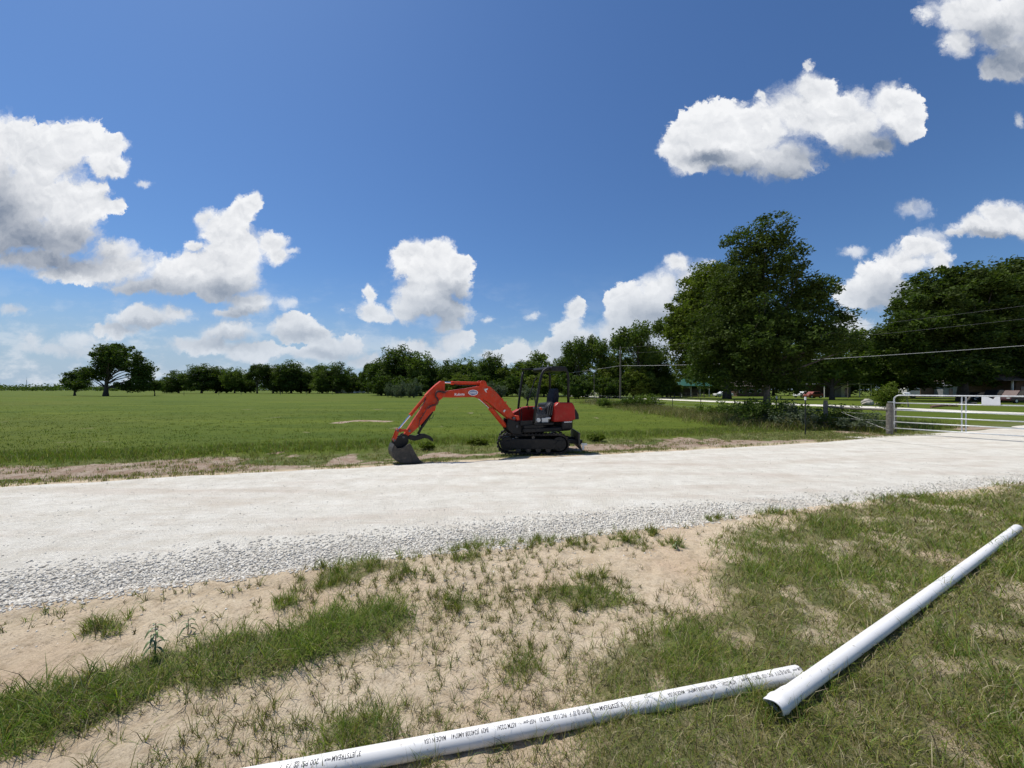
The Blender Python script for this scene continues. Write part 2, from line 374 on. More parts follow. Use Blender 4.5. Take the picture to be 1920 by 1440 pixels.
TUFTS = [gp(*p)+(r,) for *p, r in ((650,1085,.20),(705,1062,.24),(760,1078,.12),(860,1030,.20),(925,1012,.16),(1015,1013,.10),(1168,1016,.13),(1262,1022,.10),(1345,974,.12),(620,1100,.14),(870,1050,.16),(1225,1000,.07),(1440,965,.15),(200,1180,.1),(1060,1120,.22),(1120,1130,.20),(690,1380,.16),(1100,1080,.10),(980,1255,.10),(1660,935,.35),(1760,940,.4),(1560,990,.3),(1080,1020,.06),(540,1135,.08),(870,1135,.12))]
# edge of the dense grass on the right of the foreground
EDGE = [gp(*p) for p in ((960, 1500), (1010, 1400), (1030, 1330), (1060, 1230), (1090, 1190), (1190, 1140), (1270, 1110), (1360, 1020), (1450, 985), (1560, 955), (1700, 935), (1920, 905))]
EP = EDGE+[(14, 8.4), (14, -3), (.2, -3)]
def inpoly(x, y, poly):
    r = np.zeros(np.shape(x), bool)
    for (x0, y0), (x1, y1) in zip(poly, poly[1:]+poly[:1]):
        c = ((y0 > y) != (y1 > y)) & (x < (x1-x0)*(y-y0)/((y1-y0) if y1 != y0 else 1e-9)+x0); r ^= c
    return r
def sdist(x, y):                             # signed distance inside the right hand grass
    best = np.full(np.shape(x), 1e9); pts = EP
    for (x0, y0), (x1, y1) in zip(pts, pts[1:]+pts[:1]):
        dx, dy = x1-x0, y1-y0; t = np.clip(((x-x0)*dx+(y-y0)*dy)/(dx*dx+dy*dy), 0, 1)
        best = np.minimum(best, np.hypot(x-x0-t*dx, y-y0-t*dy))
    return np.where(inpoly(x, y, EP), best, -best)
def lush(x, y):                              # density of grass in the foreground 0..1
    x = np.asarray(x, float); y = np.asarray(y, float)
    n = fbm(x, y, 3.2, 4); n2 = fbm(x+9, y-4, 1.1, 3)
    d = sstep(.10, .62, seg(x, y, BAND, .44)*(.35+1.3*fbm(x, y, 4.5, 4)))*1.0
    for (tx, ty, r) in TUFTS: d = np.maximum(d, sstep(.1, .7, blob(x, y, tx, ty, r*1.7, r*1.1)*1.2+(n-.5)*1.6)*sstep(0, .15, blob(x, y, tx, ty, r*2.1, r*1.6))*.7)
    s = sdist(x, y)
    right = sstep(-.25, .45, s+(n2-.5)*.9)*(.50+.50*sstep(.34, .56, n+.05))
    d = np.maximum(d, right)
    ok = 1-sstep(4.35, 4.65, qof(x, y)-(n-.5)*.5)
    far = sstep(3.0, 6, x)
    d = d*np.maximum(ok, .0)
    return np.clip(d, 0, 1)
GATE0 = Vector((15.5, 15.6, 0))
CROAD = [gp(1060, 741.5), gp(1110, 744), gp(1250, 749), gp(1400, 755), gp(1600, 762.5), (37.5, 31), (41, 22), (46, 8)]
DRIVE = [(13, 12.5), (17, 13.2), (22, 15), (29, 18), (39, 24)]
def height(x, y):
    x = np.asarray(x, float); y = np.asarray(y, float); q = qof(x, y)
    r = np.hypot(x, y-2)
    near = 1-sstep(9, 16, r)
    fg = 1-sstep(4.3, 4.9, q)
    z = ((fbm(x, y, 1.3, 3)-.5)*.05+(fbm(x+3, y, 6, 4)-.5)*.048+(fbm(x*1.3, y*1.3, 15, 3)-.5)*.020)*near*fg
    # wheel tracks pressed in the sand on the left
    for off in (0, .16):
        tq = np.abs(q-(4.22-off)); z = z-np.clip(1-tq/.05, 0, 1)*.022*(x < -2.2)*near*fg*(.6+.4*np.sin((x*.95+y*.3)*150))
    z = z+lush(x, y)*.015*near*fg if np.ndim(x) and x.size < 500000 else z
    road = sstep(4.4, 4.8, q)*(1-sstep(9.8, 10.3, q))
    z = z-road*.06
    verge = sstep(10.1, 11, q)*(1-sstep(12.6, 13.2, q+(fbm(x, y, .7, 2)-.5)*1.2))
    z = z-verge*.07*near+(fbm(x, y, 1.7, 3)-.5)*.06*sstep(10.4, 11, q)*(1-sstep(20, 40, r))
    for (mx, my, rx, ry, hh) in MOUNDS:
        z = z+hh*sstep(0, 1, blob(x, y, mx, my, rx, ry))*(.6+.8*fbm(x, y, 3/max(rx, .5), 3))
    return z
MOUNDS = [(*gp(185, 873), .5, .35, .09), (*gp(126, 741.5), 3.6, 2.0, .95), (*gp(690, 790), 1.7, .5, .12), (*gp(640, 792), .8, .35, .08)]
def axis(lo, hi, a, b, st, g):
    mid = list(np.arange(a, b+1e-6, st)); up = [mid[-1]]; s = st
    while up[-1] < hi: s *= g; up.append(up[-1]+s)
    dn = [mid[0]]; s = st
    while dn[-1] > lo: s *= g; dn.append(dn[-1]-s)
    return np.array(dn[:0:-1]+mid+up[1:])
gx = axis(-4500, 4500, -4.2, 5.8, .033, 1.065); gy = axis(-1500, 5500, 1.0, 5.2, .033, 1.05)
GX, GY = np.meshgrid(gx, gy); nxg, nyg = len(gx), len(gy)
print('ground grid', nxg, nyg)
fx, fy = GX.ravel(), GY.ravel()
q = qof(fx, fy); nn = fbm(fx, fy, .9, 4); n3 = fbm(fx+31, fy+7, .35, 4)
LU = lush(fx, fy)
z = height(fx, fy)+LU*.012
fieldw = sstep(10.2, 10.5, q)
tall = sstep(12.4, 13.4, q+(nn-.5)*1.6)
dirt = (1-tall)*fieldw*sstep(.56, .66, nn*.6+n3*.4+.10*np.clip(1-np.abs(q-11.6)/1.2, -1, 1)+.12*sstep(-3, -8, fx))
for (px, py, rx, ry, w) in ((90, 888, 2.6, .38, 1), (640, 867, 3.0, .25, .8), (860, 850, 2.6, .35, .8), (1010, 856, 2.4, .25, .8), (1440, 830, 3.4, .35, .9), (690, 790, 2.0, .5, .8), (1330, 826, 1.6, .3, .8), (1560, 832, 3.0, .3, .9), (780, 745, 14, 3, .25)):
    mx, my = gp(px, py); dirt = np.maximum(dirt, w*sstep(0, .45, blob(fx, fy, mx, my, rx, ry, .29)+(nn-.5)*.7)*fieldw)
for (mx, my, rx, ry, hh) in MOUNDS: dirt = np.maximum(dirt, sstep(.0, .3, blob(fx, fy, mx, my, rx*1.05, ry*1.05)))
attr = np.stack([LU, fieldw, dirt, tall], 1)
idx = np.arange(nxg*nyg).reshape(nyg, nxg)
quads = np.stack([idx[:-1, :-1], idx[:-1, 1:], idx[1:, 1:], idx[1:, :-1]], -1).reshape(-1, 4)
gm = bpy.data.materials.new('sandy_ground_and_pasture'); gm.use_nodes = True; g = NT(gm.node_tree); b = g.n['Principled BSDF']
geo = g.node('ShaderNodeNewGeometry').outputs['Position']
aw = g.node('ShaderNodeAttribute'); aw.attribute_name = 'cover'; sp = g.node('ShaderNodeSeparateColor'); g.l.new(aw.outputs[0], sp.inputs[0])
tal = aw.outputs['Alpha']
sand = g.mix(g.mrange(g.noise(geo, 1.6, 6, .6), .3, .7), (.55, .44, .30), (.74, .63, .47))
sand = g.mix(g.mrange(g.noise(geo, .8, 5, .6), .48, .66, 0, .6), sand, (.53, .37, .24))
sand = g.mix(g.mrange(g.noise(geo, 9, 7, .72), .47, .66, 0, .65), sand, (.38, .285, .18))
sand = g.mix(g.mrange(g.noise(geo, 55, 6, .75), .50, .70, 0, .7), sand, (.24, .18, .12))
sand = g.mix(g.mrange(g.voro(geo, 120), .0, .22, .55, 0), sand, (.20, .15, .10))
thatch = g.mix(g.mrange(g.noise(g.scalev(geo, (1, 1, 1)), 34, 6, .7), .35, .65), (.12, .115, .045), (.26, .235, .11))
thatch = g.mix(g.mrange(g.noise(geo, 3.5, 4), .4, .65, 0, .8), thatch, (.09, .125, .032))  # greener, darker patches: shadow in deep grass put into the ground colour
fgc = g.mix(g.mrange(g.math('ADD', sp.outputs[0], g.math('MULTIPLY', g.math('SUBTRACT', g.noise(geo, 11, 5, .65), .5), .9)), .35, .8, 0, .95), sand, thatch)
stv = g.node('ShaderNodeMapping'); stv.vector_type = 'POINT'; stv.inputs['Rotation'].default_value = (0, 0, -.29); stv.inputs['Scale'].default_value = (.35, 1.6, 1); g.l.new(geo, stv.inputs[0])
st = stv.outputs[0]
f1 = g.mix(g.mrange(g.noise(st, .16, 6, .62), .36, .64), (.070, .108, .009), (.130, .165, .015))
f1 = g.mix(g.mrange(g.noise(st, .9, 5, .65), .42, .68, 0, .6), f1, (.055, .090, .010))
f1 = g.mix(g.mrange(g.noise(geo, .035, 4, .6), .48, .65, 0, .5), f1, (.115, .130, .018))
f1 = g.mix(g.mrange(g.noise(geo, 9, 5, .7), .45, .70, 0, .40), f1, (.032, .056, .008))
vrg = g.mix(g.mrange(g.noise(geo, 2.2, 6, .65), .4, .62), (.10, .135, .032), (.18, .18, .070))
vrg = g.mix(g.mrange(g.noise(geo, 26, 4, .7), .45, .7, 0, .6), vrg, (.05, .06, .02))
fc = g.mix(tal, vrg, f1)
drt = g.mix(g.mrange(g.noise(geo, 2.6, 6, .65), .35, .65), (.27, .18, .125), (.45, .37, .29))
drt = g.mix(g.mrange(g.noise(geo, 17, 5, .7), .52, .68, 0, .7), drt, (.10, .075, .045))
dmask = g.mrange(g.math('ADD', sp.outputs[2], g.math('MULTIPLY', g.math('SUBTRACT', g.noise(geo, 5, 5, .65), .5), .8)), .4, .62)
fc = g.mix(dmask, fc, drt)
g.l.new(g.mix(sp.outputs[1], fgc, fc), b.inputs['Base Color']); b.inputs['Roughness'].default_value = .95; b.inputs['Specular IOR Level'].default_value = .15
b1_ = g.node('ShaderNodeBump'); b1_.inputs['Strength'].default_value = 1; b1_.inputs['Distance'].default_value = .035
g.l.new(g.noise(geo, 17, 9, .74), b1_.inputs['Height'])
b2_ = g.node('ShaderNodeBump'); b2_.inputs['Strength'].default_value = .6; b2_.inputs['Distance'].default_value = .25
g.l.new(g.math('MULTIPLY', g.noise(geo, 1.3, 8, .7), sp.outputs[1]), b2_.inputs['Height'])
g.l.new(b1_.outputs[0], b2_.inputs['Normal']); g.l.new(b2_.outputs[0], b.inputs['Normal'])
gr = npmesh('ground', np.stack([fx, fy, z], 1), quads, 4, gm, attrs={'cover': attr}, smooth=True); tag(gr, 'sandy soil and green pasture running flat to the horizon', kind='structure')
# ------------------------------------------------------------------ roads
rm = bpy.data.materials.new('crushed_limestone'); rm.use_nodes = True; g = NT(rm.node_tree); b = g.n['Principled BSDF']
geo = g.node('ShaderNodeNewGeometry').outputs['Position']
aw = g.node('ShaderNodeAttribute'); aw.attribute_name = 'cover'; sp = g.node('ShaderNodeSeparateColor'); g.l.new(aw.outputs[0], sp.inputs[0])
rc = g.mix(g.mrange(g.noise(geo, 2.4, 7, .65), .3, .7), (.70, .66, .57), (.89, .86, .775))
rmv = g.node('ShaderNodeMapping'); rmv.inputs['Rotation'].default_value = (0, 0, -.29); rmv.inputs['Scale'].default_value = (.4, 2.4, 1); g.l.new(geo, rmv.inputs[0])
rc = g.mix(g.mrange(g.noise(rmv.outputs[0], 1.0, 6, .65), .50, .72, 0, .55), rc, (.58, .48, .38))
rc = g.mix(g.mrange(g.noise(rmv.outputs[0], .35, 5, .6), .52, .68, 0, .40), rc, (.52, .40, .30))
rc = g.mix(g.mrange(g.noise(geo, 38, 6, .8), .50, .72, 0, .60), rc, (.40, .365, .30))
rc = g.mix(g.mrange(g.noise(rmv.outputs[0], 9, 6, .75), .52, .72, 0, .45), rc, (.46, .42, .35))
sq = g.node('ShaderNodeSeparateXYZ'); g.l.new(geo, sq.inputs[0]); qq = g.math('SUBTRACT', sq.outputs[1], g.math('MULTIPLY', sq.outputs[0], .3))
for q0, w_, cc_, am in ((7.3, .38, (.60, .53, .42), .42), (5.75, .30, (.62, .55, .44), .35), (9.3, .35, (.56, .50, .38), .40)):
    f_ = g.mrange(g.math('ABSOLUTE', g.math('SUBTRACT', g.math('ADD', qq, g.math('MULTIPLY', g.noise(geo, .7, 3), .5)), q0+.25)), w_, .0, 0, 1, True)
    rc = g.mix(g.math('MULTIPLY', f_, g.mrange(g.noise(geo, 5, 6, .7), .38, .65, 0, am)), rc, cc_)
rc = g.mix(g.mrange(g.voro(geo, 46), .0, .16, .5, 0), rc, (.30, .27, .23))
g.l.new(rc, b.inputs['Base Color']); b.inputs['Roughness'].default_value = .95; b.inputs['Specular IOR Level'].default_value = .15
bb = g.node('ShaderNodeBump'); bb.inputs['Strength'].default_value = 1; bb.inputs['Distance'].default_value = .03
hh = g.math('ADD', g.noise(geo, 30, 8, .75), g.math('MULTIPLY', g.voro(geo, 55, 'F1'), -.6))
g.l.new(hh, bb.inputs['Height']); g.l.new(bb.outputs[0], b.inputs['Normal'])
def roadz(x, y):
    w = qof(x, y); e = (fbm(x, x*0+3, .8, 4)-.5)*.45; e2 = (fbm(x, x*0+9, .6, 4)-.5)*.55
    edge = np.minimum(w-(4.62+e), 10.10+e2+sstep(9, 14, x)*.35-w)
    return -.05+.085*sstep(-.25, .5, edge)+(fbm(x, w, 1.2, 3)-.5)*.02+(fbm(x, w, 14, 3)-.5)*.010
def roadmesh():
    us = axis(-120, 17.2, -9, 11, .06, 1.09); us = us[us <= 17.4]; ws = np.linspace(4.2, 10.6, 90)
    U, Wq = np.meshgrid(us, ws); e = (fbm(U, Wq*0+3, .8, 4)-.5)*.45; e2 = (fbm(U, Wq*0+9, .6, 4)-.5)*.55
    x = U; wide = sstep(9, 14, U)*.35
    edge = np.minimum(Wq-(4.62+e), 10.10+e2+wide-Wq)
    zz = -.05+.085*sstep(-.25, .5, edge)+(fbm(U, Wq, 1.2, 3)-.5)*.02+(fbm(U, Wq, 14, 3)-.5)*.010
    y = Wq+.3*U; r, c = U.shape; idx = np.arange(r*c).reshape(r, c)
    qd = np.stack([idx[:-1, :-1], idx[:-1, 1:], idx[1:, 1:], idx[1:, :-1]], -1).reshape(-1, 4)
    o = npmesh('gravel_road', np.stack([x.ravel(), y.ravel(), zz.ravel()], 1), qd, 4, rm, smooth=True)
    return tag(o, 'white crushed limestone road crossing the picture', kind='structure')
roadmesh()
def ribbon(name, pts, w, m, zz, label, jit=.3):
    P_ = [Vector((*p, 0)) for p in pts]; L = []
    for a, b_ in zip(P_[:-1], P_[1:]):
        n = max(2, int((b_-a).length/1.5)); L += [a.lerp(b_, i/n) for i in range(n)]
    L.append(P_[-1]); V = []
    for i, p in enumerate(L):
        t = (L[min(i+1, len(L)-1)]-L[max(i-1, 0)]).normalized(); nrm = Vector((-t.y, t.x, 0))
        for k in (-1, -.5, 0, .5, 1):
            o = p+nrm*(w/2*k+(random.uniform(-jit, jit) if abs(k) == 1 else 0)); V.append((o.x, o.y, zz-(.06 if abs(k) == 1 else 0)))
    n = len(L); qd = [(i*5+k, i*5+k+1, (i+1)*5+k+1, (i+1)*5+k) for i in range(n-1) for k in range(4)]
    mb = MB(); mb.add(V, qd); o = mb.build(name, m); return tag(o, label, kind='structure')
ribbon('county_road', CROAD, 5.0, rm, .05, 'pale road beyond the wire fence')
ribbon('driveway', DRIVE, 5.6, rm, .042, 'gravel driveway going on past the metal gate')
# ------------------------------------------------------------------ loose stones
ICO_V = []; ICO_F = []
def _ico():
    t = (1+5**.5)/2
    v = [(-1,t,0),(1,t,0),(-1,-t,0),(1,-t,0),(0,-1,t),(0,1,t),(0,-1,-t),(0,1,-t),(t,0,-1),(t,0,1),(-t,0,-1),(-t,0,1)]
    f = [(0,11,5),(0,5,1),(0,1,7),(0,7,10),(0,10,11),(1,5,9),(5,11,4),(11,10,2),(10,7,6),(7,1,8),(3,9,4),(3,4,2),(3,2,6),(3,6,8),(3,8,9),(4,9,5),(2,4,11),(6,2,10),(8,6,7),(9,8,1)]
    return np.array(v)/math.hypot(1, t), np.array(f)
IV, IF = _ico()
OV = np.array([(1,0,0),(-1,0,0),(0,1,0),(0,-1,0),(0.1,.1,1),(-.1,0,-1)], float)*1.15
OF = np.array([(0,2,4),(2,1,4),(1,3,4),(3,0,4),(2,0,5),(1,2,5),(3,1,5),(0,3,5)])
sm = bpy.data.materials.new('limestone_chips'); sm.use_nodes = True; g = NT(sm.node_tree); b = g.n['Principled BSDF']
geo = g.node('ShaderNodeNewGeometry')
sc_ = g.mix(geo.outputs['Random Per Island'], (.44, .41, .35), (.85, .82, .74)); sc_ = g.mix(g.mrange(g.noise(geo.outputs['Position'], 90, 4), .45, .7, 0, .4), sc_, (.36, .31, .26))
g.l.new(sc_, b.inputs['Base Color']); b.inputs['Roughness'].default_value = .95; b.inputs['Specular IOR Level'].default_value = .15
def stones(name, n, fxy, smin, smax, zf, label):
    x, y = fxy(n); n = len(x)
    s = rng.uniform(smin, smax, n)*rng.choice([.7, 1, 1, 1.35], n)
    V = OV[None]*rng.uniform(.65, 1.25, (n, 6, 3))*np.stack([s*rng.uniform(.8, 1.4, n), s*rng.uniform(.7, 1.1, n), s*rng.uniform(.45, .8, n)], 1)[:, None, :]
    a = rng.uniform(0, 2*PI, n); c, sn = np.cos(a)[:, None], np.sin(a)[:, None]
    X = V[..., 0]*c-V[..., 1]*sn+x[:, None]; Y = V[..., 0]*sn+V[..., 1]*c+y[:, None]
    tl = rng.uniform(-.5, .5, n)[:, None]
    Z = V[..., 2]+V[..., 0]*tl+(zf(x, y)+s*.25)[:, None]
    VV = np.stack([X, Y, Z], -1).reshape(-1, 3); FF = (OF[None]+np.arange(n)[:, None, None]*6).reshape(-1, 3)
    o = npmesh(name, VV, FF, 3, sm); return tag(o, label, 'gravel', kind='stuff')
def band(n):
    u = rng.uniform(-9.5, 11, n)*1.0
    near = rng.random(n) < .72; u = np.where(near, rng.uniform(-5.6, 3.2, n), u)
    e = (fbm(u, u*0+3, .8, 4)-.5)*.45
    w = 4.46+e+np.abs(rng.normal(0, 1, n))*.36+rng.uniform(-.14, .24, n)
    k = rng.random(n) < np.where(w > 5.0, .5, 1)
    wide = (w-4.5) < (.80-.50*sstep(-2, 6, u)+.35*rng.random(n)); k &= wide
    u, w = u[k], w[k]; return u, w+.3*u
def rz(x, y): return np.maximum(roadz(x, y), height(x, y))-.002
stones('coarse_gravel', 40000, band, .008, .015, rz, 'coarse white stones heaped along the near road edge')
def scat(n):
    u = rng.uniform(-9, 12, n); w = 3.7+6.4*rng.random(n)**1.4; return u, w+.3*u
stones('loose_stones', 7000, scat, .004, .010, rz, 'small loose stones scattered over the white road')
# ------------------------------------------------------------------ grass blades
BM = blademat('grass_blade')
GREEN = np.array([(.12, .195, .022), (.165, .225, .028), (.10, .17, .026), (.21, .25, .042)])
OLIVE = np.array([(.22, .23, .050), (.18, .185, .040), (.27, .25, .075), (.20, .16, .055)])
STRAW = np.array([(.38, .32, .19), (.30, .24, .13), (.45, .39, .25)])
BROWN = np.array([(.09, .065, .035), (.12, .09, .05), (.07, .06, .03)])
def blades(name, x, y, hgt, wid, tint, lean, zf, label, cat='grass', seg3=True):
    n = len(x); a = rng.uniform(0, 2*PI, n); la = rng.uniform(0, 2*PI, n)
    z = zf(x, y); w = wid/2; dx, dy = np.cos(a)*w, np.sin(a)*w; lx, ly = np.cos(la)*lean*hgt, np.sin(la)*lean*hgt
    B = np.stack([x, y, z-.004], 1)
    up = np.sqrt(np.clip(1-lean**2, .05, 1))*hgt
    D = np.stack([dx, dy, np.zeros(n)], 1)
    mid = B+np.stack([lx*.38, ly*.38, up*.60], 1); tip = B+np.stack([lx, ly, up*np.where(lean > .8, .55, .95)], 1)
    V = np.stack([B-D, B+D, mid-D*.75, mid+D*.75, tip], 1).reshape(-1, 3)
    i = np.arange(n)[:, None]*5
    T = np.concatenate([i+np.array([0, 1, 3]), i+np.array([0, 3, 2]), i+np.array([2, 3, 4])])
    tc_ = np.repeat(np.concatenate([tint, np.ones((n, 1))], 1), 5, 0)
    o = npmesh(name, V, T, 3, BM, attrs={'tint': tc_}); return tag(o, label, cat, kind='stuff')
def pick(pal, n): return pal[rng.integers(0, len(pal), n)]*rng.uniform(.75, 1.3, (n, 1))
def palette(n, w, wg, wo, ws, wb):           # weights arrays
    W_ = np.stack([wg, wo, ws, wb], 1); W_ = W_/W_.sum(1, keepdims=True); cs = W_.cumsum(1); r = rng.random(n)[:, None]
    k = (r > cs).sum(1).clip(0, 3)
    out = np.zeros((n, 3))
    for i, p in enumerate((GREEN, OLIVE, STRAW, BROWN)): out = np.where((k == i)[:, None], pick(p, n), out)
    return out
def tuft_points(nt_, per, fxy, spread):
    x, y = fxy(nt_); k = per if np.ndim(per) else np.full(len(x), per)
    i = np.repeat(np.arange(len(x)), k); s = spread[i] if np.ndim(spread) else spread
    return x[i]+rng.normal(0, 1, len(i))*s, y[i]+rng.normal(0, 1, len(i))*s, i
# dense foreground grass
def fg_points(n):
    # sample with a density falling with distance, as the blades get smaller
    Y = 1.0+6.8*rng.random(n)**1.35; X = rng.uniform(-1.5, 1.5, n)*Y
    k = X < 11; X, Y = X[k], Y[k]
    d = lush(X, Y); k = rng.random(len(X)) < d**1.1; return X[k], Y[k]
x, y = fg_points(100000); i = np.repeat(np.arange(len(x)), 4); dist = np.hypot(x, y)[i]
gx_ = x[i]+rng.normal(0, .018, len(i)); gy_ = y[i]+rng.normal(0, .018, len(i)); n = len(i)
sb = sstep(.05, .6, seg(gx_, gy_, BAND, .45)); nz = fbm(gx_, gy_, 1.6, 3); gd = sstep(.42, .6, nz)
cl_ = fbm(gx_, gy_, 5.5, 3); hg = (.045+.075*rng.random(n)+.11*sb*rng.random(n)*sstep(.3, .65, cl_)+.09*gd*rng.random(n))*rng.choice([.6, 1, 1, 1.3, 1.7], n, p=[.3, .25, .25, .15, .05])
wd = np.clip(.0018+.0008*dist, .0020, .008)*rng.uniform(.6, 1.3, n)
tn = palette(n, None, .9*sb+.55+1.0*gd, .6-.3*sb+0*gd, .20+.22*(1-gd)-.22*sb*.8+0*gd, .25*(1-gd)+.1)
print('fg blades', n)
blades('foreground_grass', gx_, gy_, hg, wd, tn, rng.uniform(.2, .98, n)**.5, height, 'long green and straw coloured grass round the white pipes')
# sparse dry tufts in the sand
def sp_points(n):
    Y = 1.0+4.2*rng.random(n)**1.2; X = rng.uniform(-1.45, 1.3, n)*Y
    q = qof(X, Y); k = q < 4.55+(rng.random(len(q))-.5)*.3
    X, Y = X[k], Y[k]
    nn_ = fbm(X, Y, 1.5, 3); mid = np.clip(1-np.abs(X-.05)/1.6, 0, 1)
    pr = sstep(.38, .62, nn_)*.55+mid*.55; pr *= 1-.75*sstep(-1.4, -2.4, X)
    bare = blob(X, Y, *gp(1210, 1060), .75, .45); pr *= 1-.8*sstep(0, .3, bare)
    k = (rng.random(len(X)) < pr) & (lush(X, Y) < .7); return X[k], Y[k]
gx_, gy_, i = tuft_points(11500, 13, sp_points, .009); n = len(gx_); dist = np.hypot(gx_, gy_)
tw = rng.random(i.max()+1)[i]
hg = rng.uniform(.04, .15, n)*(.35+.85*tw); wd = np.clip(.0018+.0008*dist, .0018, .005)*rng.uniform(.6, 1.2, n)
tn = palette(n, None, .9*tw, .7+0*tw, .25+.15*(1-tw), .9*(1-tw)+.15)
blades('sparse_grass', gx_, gy_, hg, wd, tn*.85, rng.uniform(.45, 1.0, n), height, 'thin dry grass tufts scattered over the bare sand')
# star shaped green clumps: round the bare patches and in front of the open pipe end
def cl_points(n):
    X, Y = [], []
    for (tx, ty, r) in TUFTS:
        k = int(5+46*r); X += list(tx+rng.normal(0, r*.95, k)); Y += list(ty+rng.normal(0, r*.62, k))
    for (px_, py_, r, k) in ((1440, 1352, .05, 5), (1500, 1350, .07, 7), (1560, 1300, .10, 8), (1420, 1318, .04, 3)):
        a, b_ = gp(px_, py_); X += list(a+rng.normal(0, r, k)); Y += list(b_+rng.normal(0, r*.6, k))
    return np.array(X), np.array(Y)
gx_, gy_, i = tuft_points(0, 26, cl_points, .014); n = len(gx_); dist = np.hypot(gx_, gy_)
hg = rng.uniform(.05, .17, n)
blades('grass_clumps', gx_, gy_, hg, np.clip(.0018+.0008*dist, .002, .006), palette(n, None, 1.2+0*hg, .7+0*hg, .15+0*hg, .2+0*hg), rng.uniform(.35, .97, n), height, 'arching green grass clumps on the sand and beside the pipe ends')

# dead stems and bits of straw lying on the sand
def lt_points(n):
    Y = 1.0+4.0*rng.random(n)**1.2; X = rng.uniform(-1.45, 1.4, n)*Y; k = (qof(X, Y) < 4.5) & (rng.random(n) < sstep(.35, .62, fbm(X, Y, 2.2, 4))*.9+.08); return X[k], Y[k]
gx_, gy_ = lt_points(42000); n = len(gx_); dist = np.hypot(gx_, gy_)
blades('dry_litter', gx_, gy_, rng.uniform(.012, .055, n), np.clip(.0015+.0006*dist, .0015, .004), palette(n, None, .1+np.zeros(n), .3+np.zeros(n), .35+np.zeros(n), 1.4+np.zeros(n)), np.full(n, .985), height, 'dead brown stems and straw bits lying on the sand', 'dead grass')
# verge and pasture beyond the road
def vg_points(n):
    u = rng.uniform(-20, 17, n); w = 10.1+5.0*rng.random(n)**1.25; X, Y = u, w+.3*u
    k = Y > 3; X, Y = X[k], Y[k]; w = w[k]
    d = .85-.8*np.interp(0, [0], [0]); nn_ = fbm(X, Y, .9, 4)
    dd = sstep(.68, .46, nn_)
    for (px, py, rx, ry, ww) in ((90, 888, 2.6, .38, 1), (640, 867, 3.0, .25, .8), (860, 850, 2.6, .35, .8), (1010, 856, 2.4, .25, .8), (1440, 830, 3.4, .35, .9), (1560, 832, 3.0, .3, .9)):
        mx, my = gp(px, py); dd = dd*(1-sstep(0, .4, blob(X, Y, mx, my, rx, ry, .29)))
    dd = np.maximum(dd, sstep(12.6, 13.2, w)); k = rng.random(len(X)) < dd*.95+.05
    k &= ~((X > -.6) & (X < 1.9) & (Y > 10.6) & (Y < 12.5) & (rng.random(len(X)) < .75))
    return X[k], Y[k]
gx_, gy_, i = tuft_points(15500, 7, vg_points, .035); n = len(gx_); q = qof(gx_, gy_)
tl = sstep(12.5, 13.4, q+(fbm(gx_, gy_, .9, 3)-.5)*1.4)
hg = rng.uniform(.04, .10, n)+tl*rng.uniform(.02, .13, n); wd = rng.uniform(.006, .011, n)
tn = palette(n, None, .5+1.5*tl, .9+0*tl, .35-.2*tl, .3+0*tl)
blades('verge_grass', gx_, gy_, hg, wd, tn, rng.uniform(.1, .8, n), height, 'rough grass along the far road edge and pasture rim')
def fd_points(n):
    Y = 10+60*rng.random(n)**1.9; X = rng.uniform(-1.45, .95, n)*Y; k = (qof(X, Y) > 12.8) & (X < 13.2) & (rng.random(n) < 1-sstep(25, 70, Y)); return X[k], Y[k]
gx_, gy_, i = tuft_points(13000, 5, fd_points, .09); n = len(gx_); dist = np.hypot(gx_, gy_)
hg = rng.uniform(.03, .10, n)*(1-.5*sstep(18, 50, dist)); wd = .005+dist*.0005
tn = palette(n, None, 1.6+0*dist, .25+0*dist, .03+0*dist, .0+0*dist)*np.array([.62, .60, .38])
blades('pasture_grass', gx_, gy_, hg, wd, tn, rng.uniform(.2, .8, n), height, 'green pasture grass behind the excavator')
# tall weeds along the wire fence
def wd_points(n):
    Y = 17+38*rng.random(n)**1.1; X = 12.4+rng.normal(0, 1.0, n)-.03*(Y-20); k = (X < 15.5); return X[k], Y[k]
gx_, gy_, i = tuft_points(2600, 13, wd_points, .12); n = len(gx_)
hg = rng.uniform(.2, .7, n)*(.5+.6*fbm(gx_, gy_, .5, 2)); wd = rng.uniform(.010, .022, n)
tn = palette(n, None, .7+np.zeros(n), .9+np.zeros(n), .38+np.zeros(n), .55+np.zeros(n))
blades('roadside_weeds', gx_, gy_, hg, wd, tn, rng.uniform(.3, .85, n), height, 'tall olive and tan weeds along the wire fence')
wx, wy = wd_points(1500); k_ = rng.random(len(wx)) < .8; wx, wy = wx[k_], wy[k_]
V, Q = leaves(np.stack([wx, wy, rng.uniform(.1, .5, len(wx))], 1), rng.uniform(.12, .35, len(wx)), 26, .035, 1.0)
o = npmesh('leafy_weeds', V, Q, 4, leafmat('weed_leaves', (.10, .12, .035), (.20, .17, .08), (.11, .085, .05), .25, .8)); tag(o, 'leafy olive and rust weeds massed along the wire fence', 'weeds', kind='stuff')
def gt_points(n):
    t = rng.random(n); X = 14.5+rng.uniform(0, 6.5, n)+t; Y = 15.8+rng.uniform(0, 9, n); k = (np.abs(Y-(13.4+.42*(X-17))) > 3.0); return X[k], Y[k]
gx_, gy_, i = tuft_points(1200, 14, gt_points, .12); n = len(gx_)
hg = rng.uniform(.10, .45, n); wd = rng.uniform(.010, .02, n)
tn = palette(n, None, 1.3+np.zeros(n), .7+np.zeros(n), .10+np.zeros(n), .3+np.zeros(n))
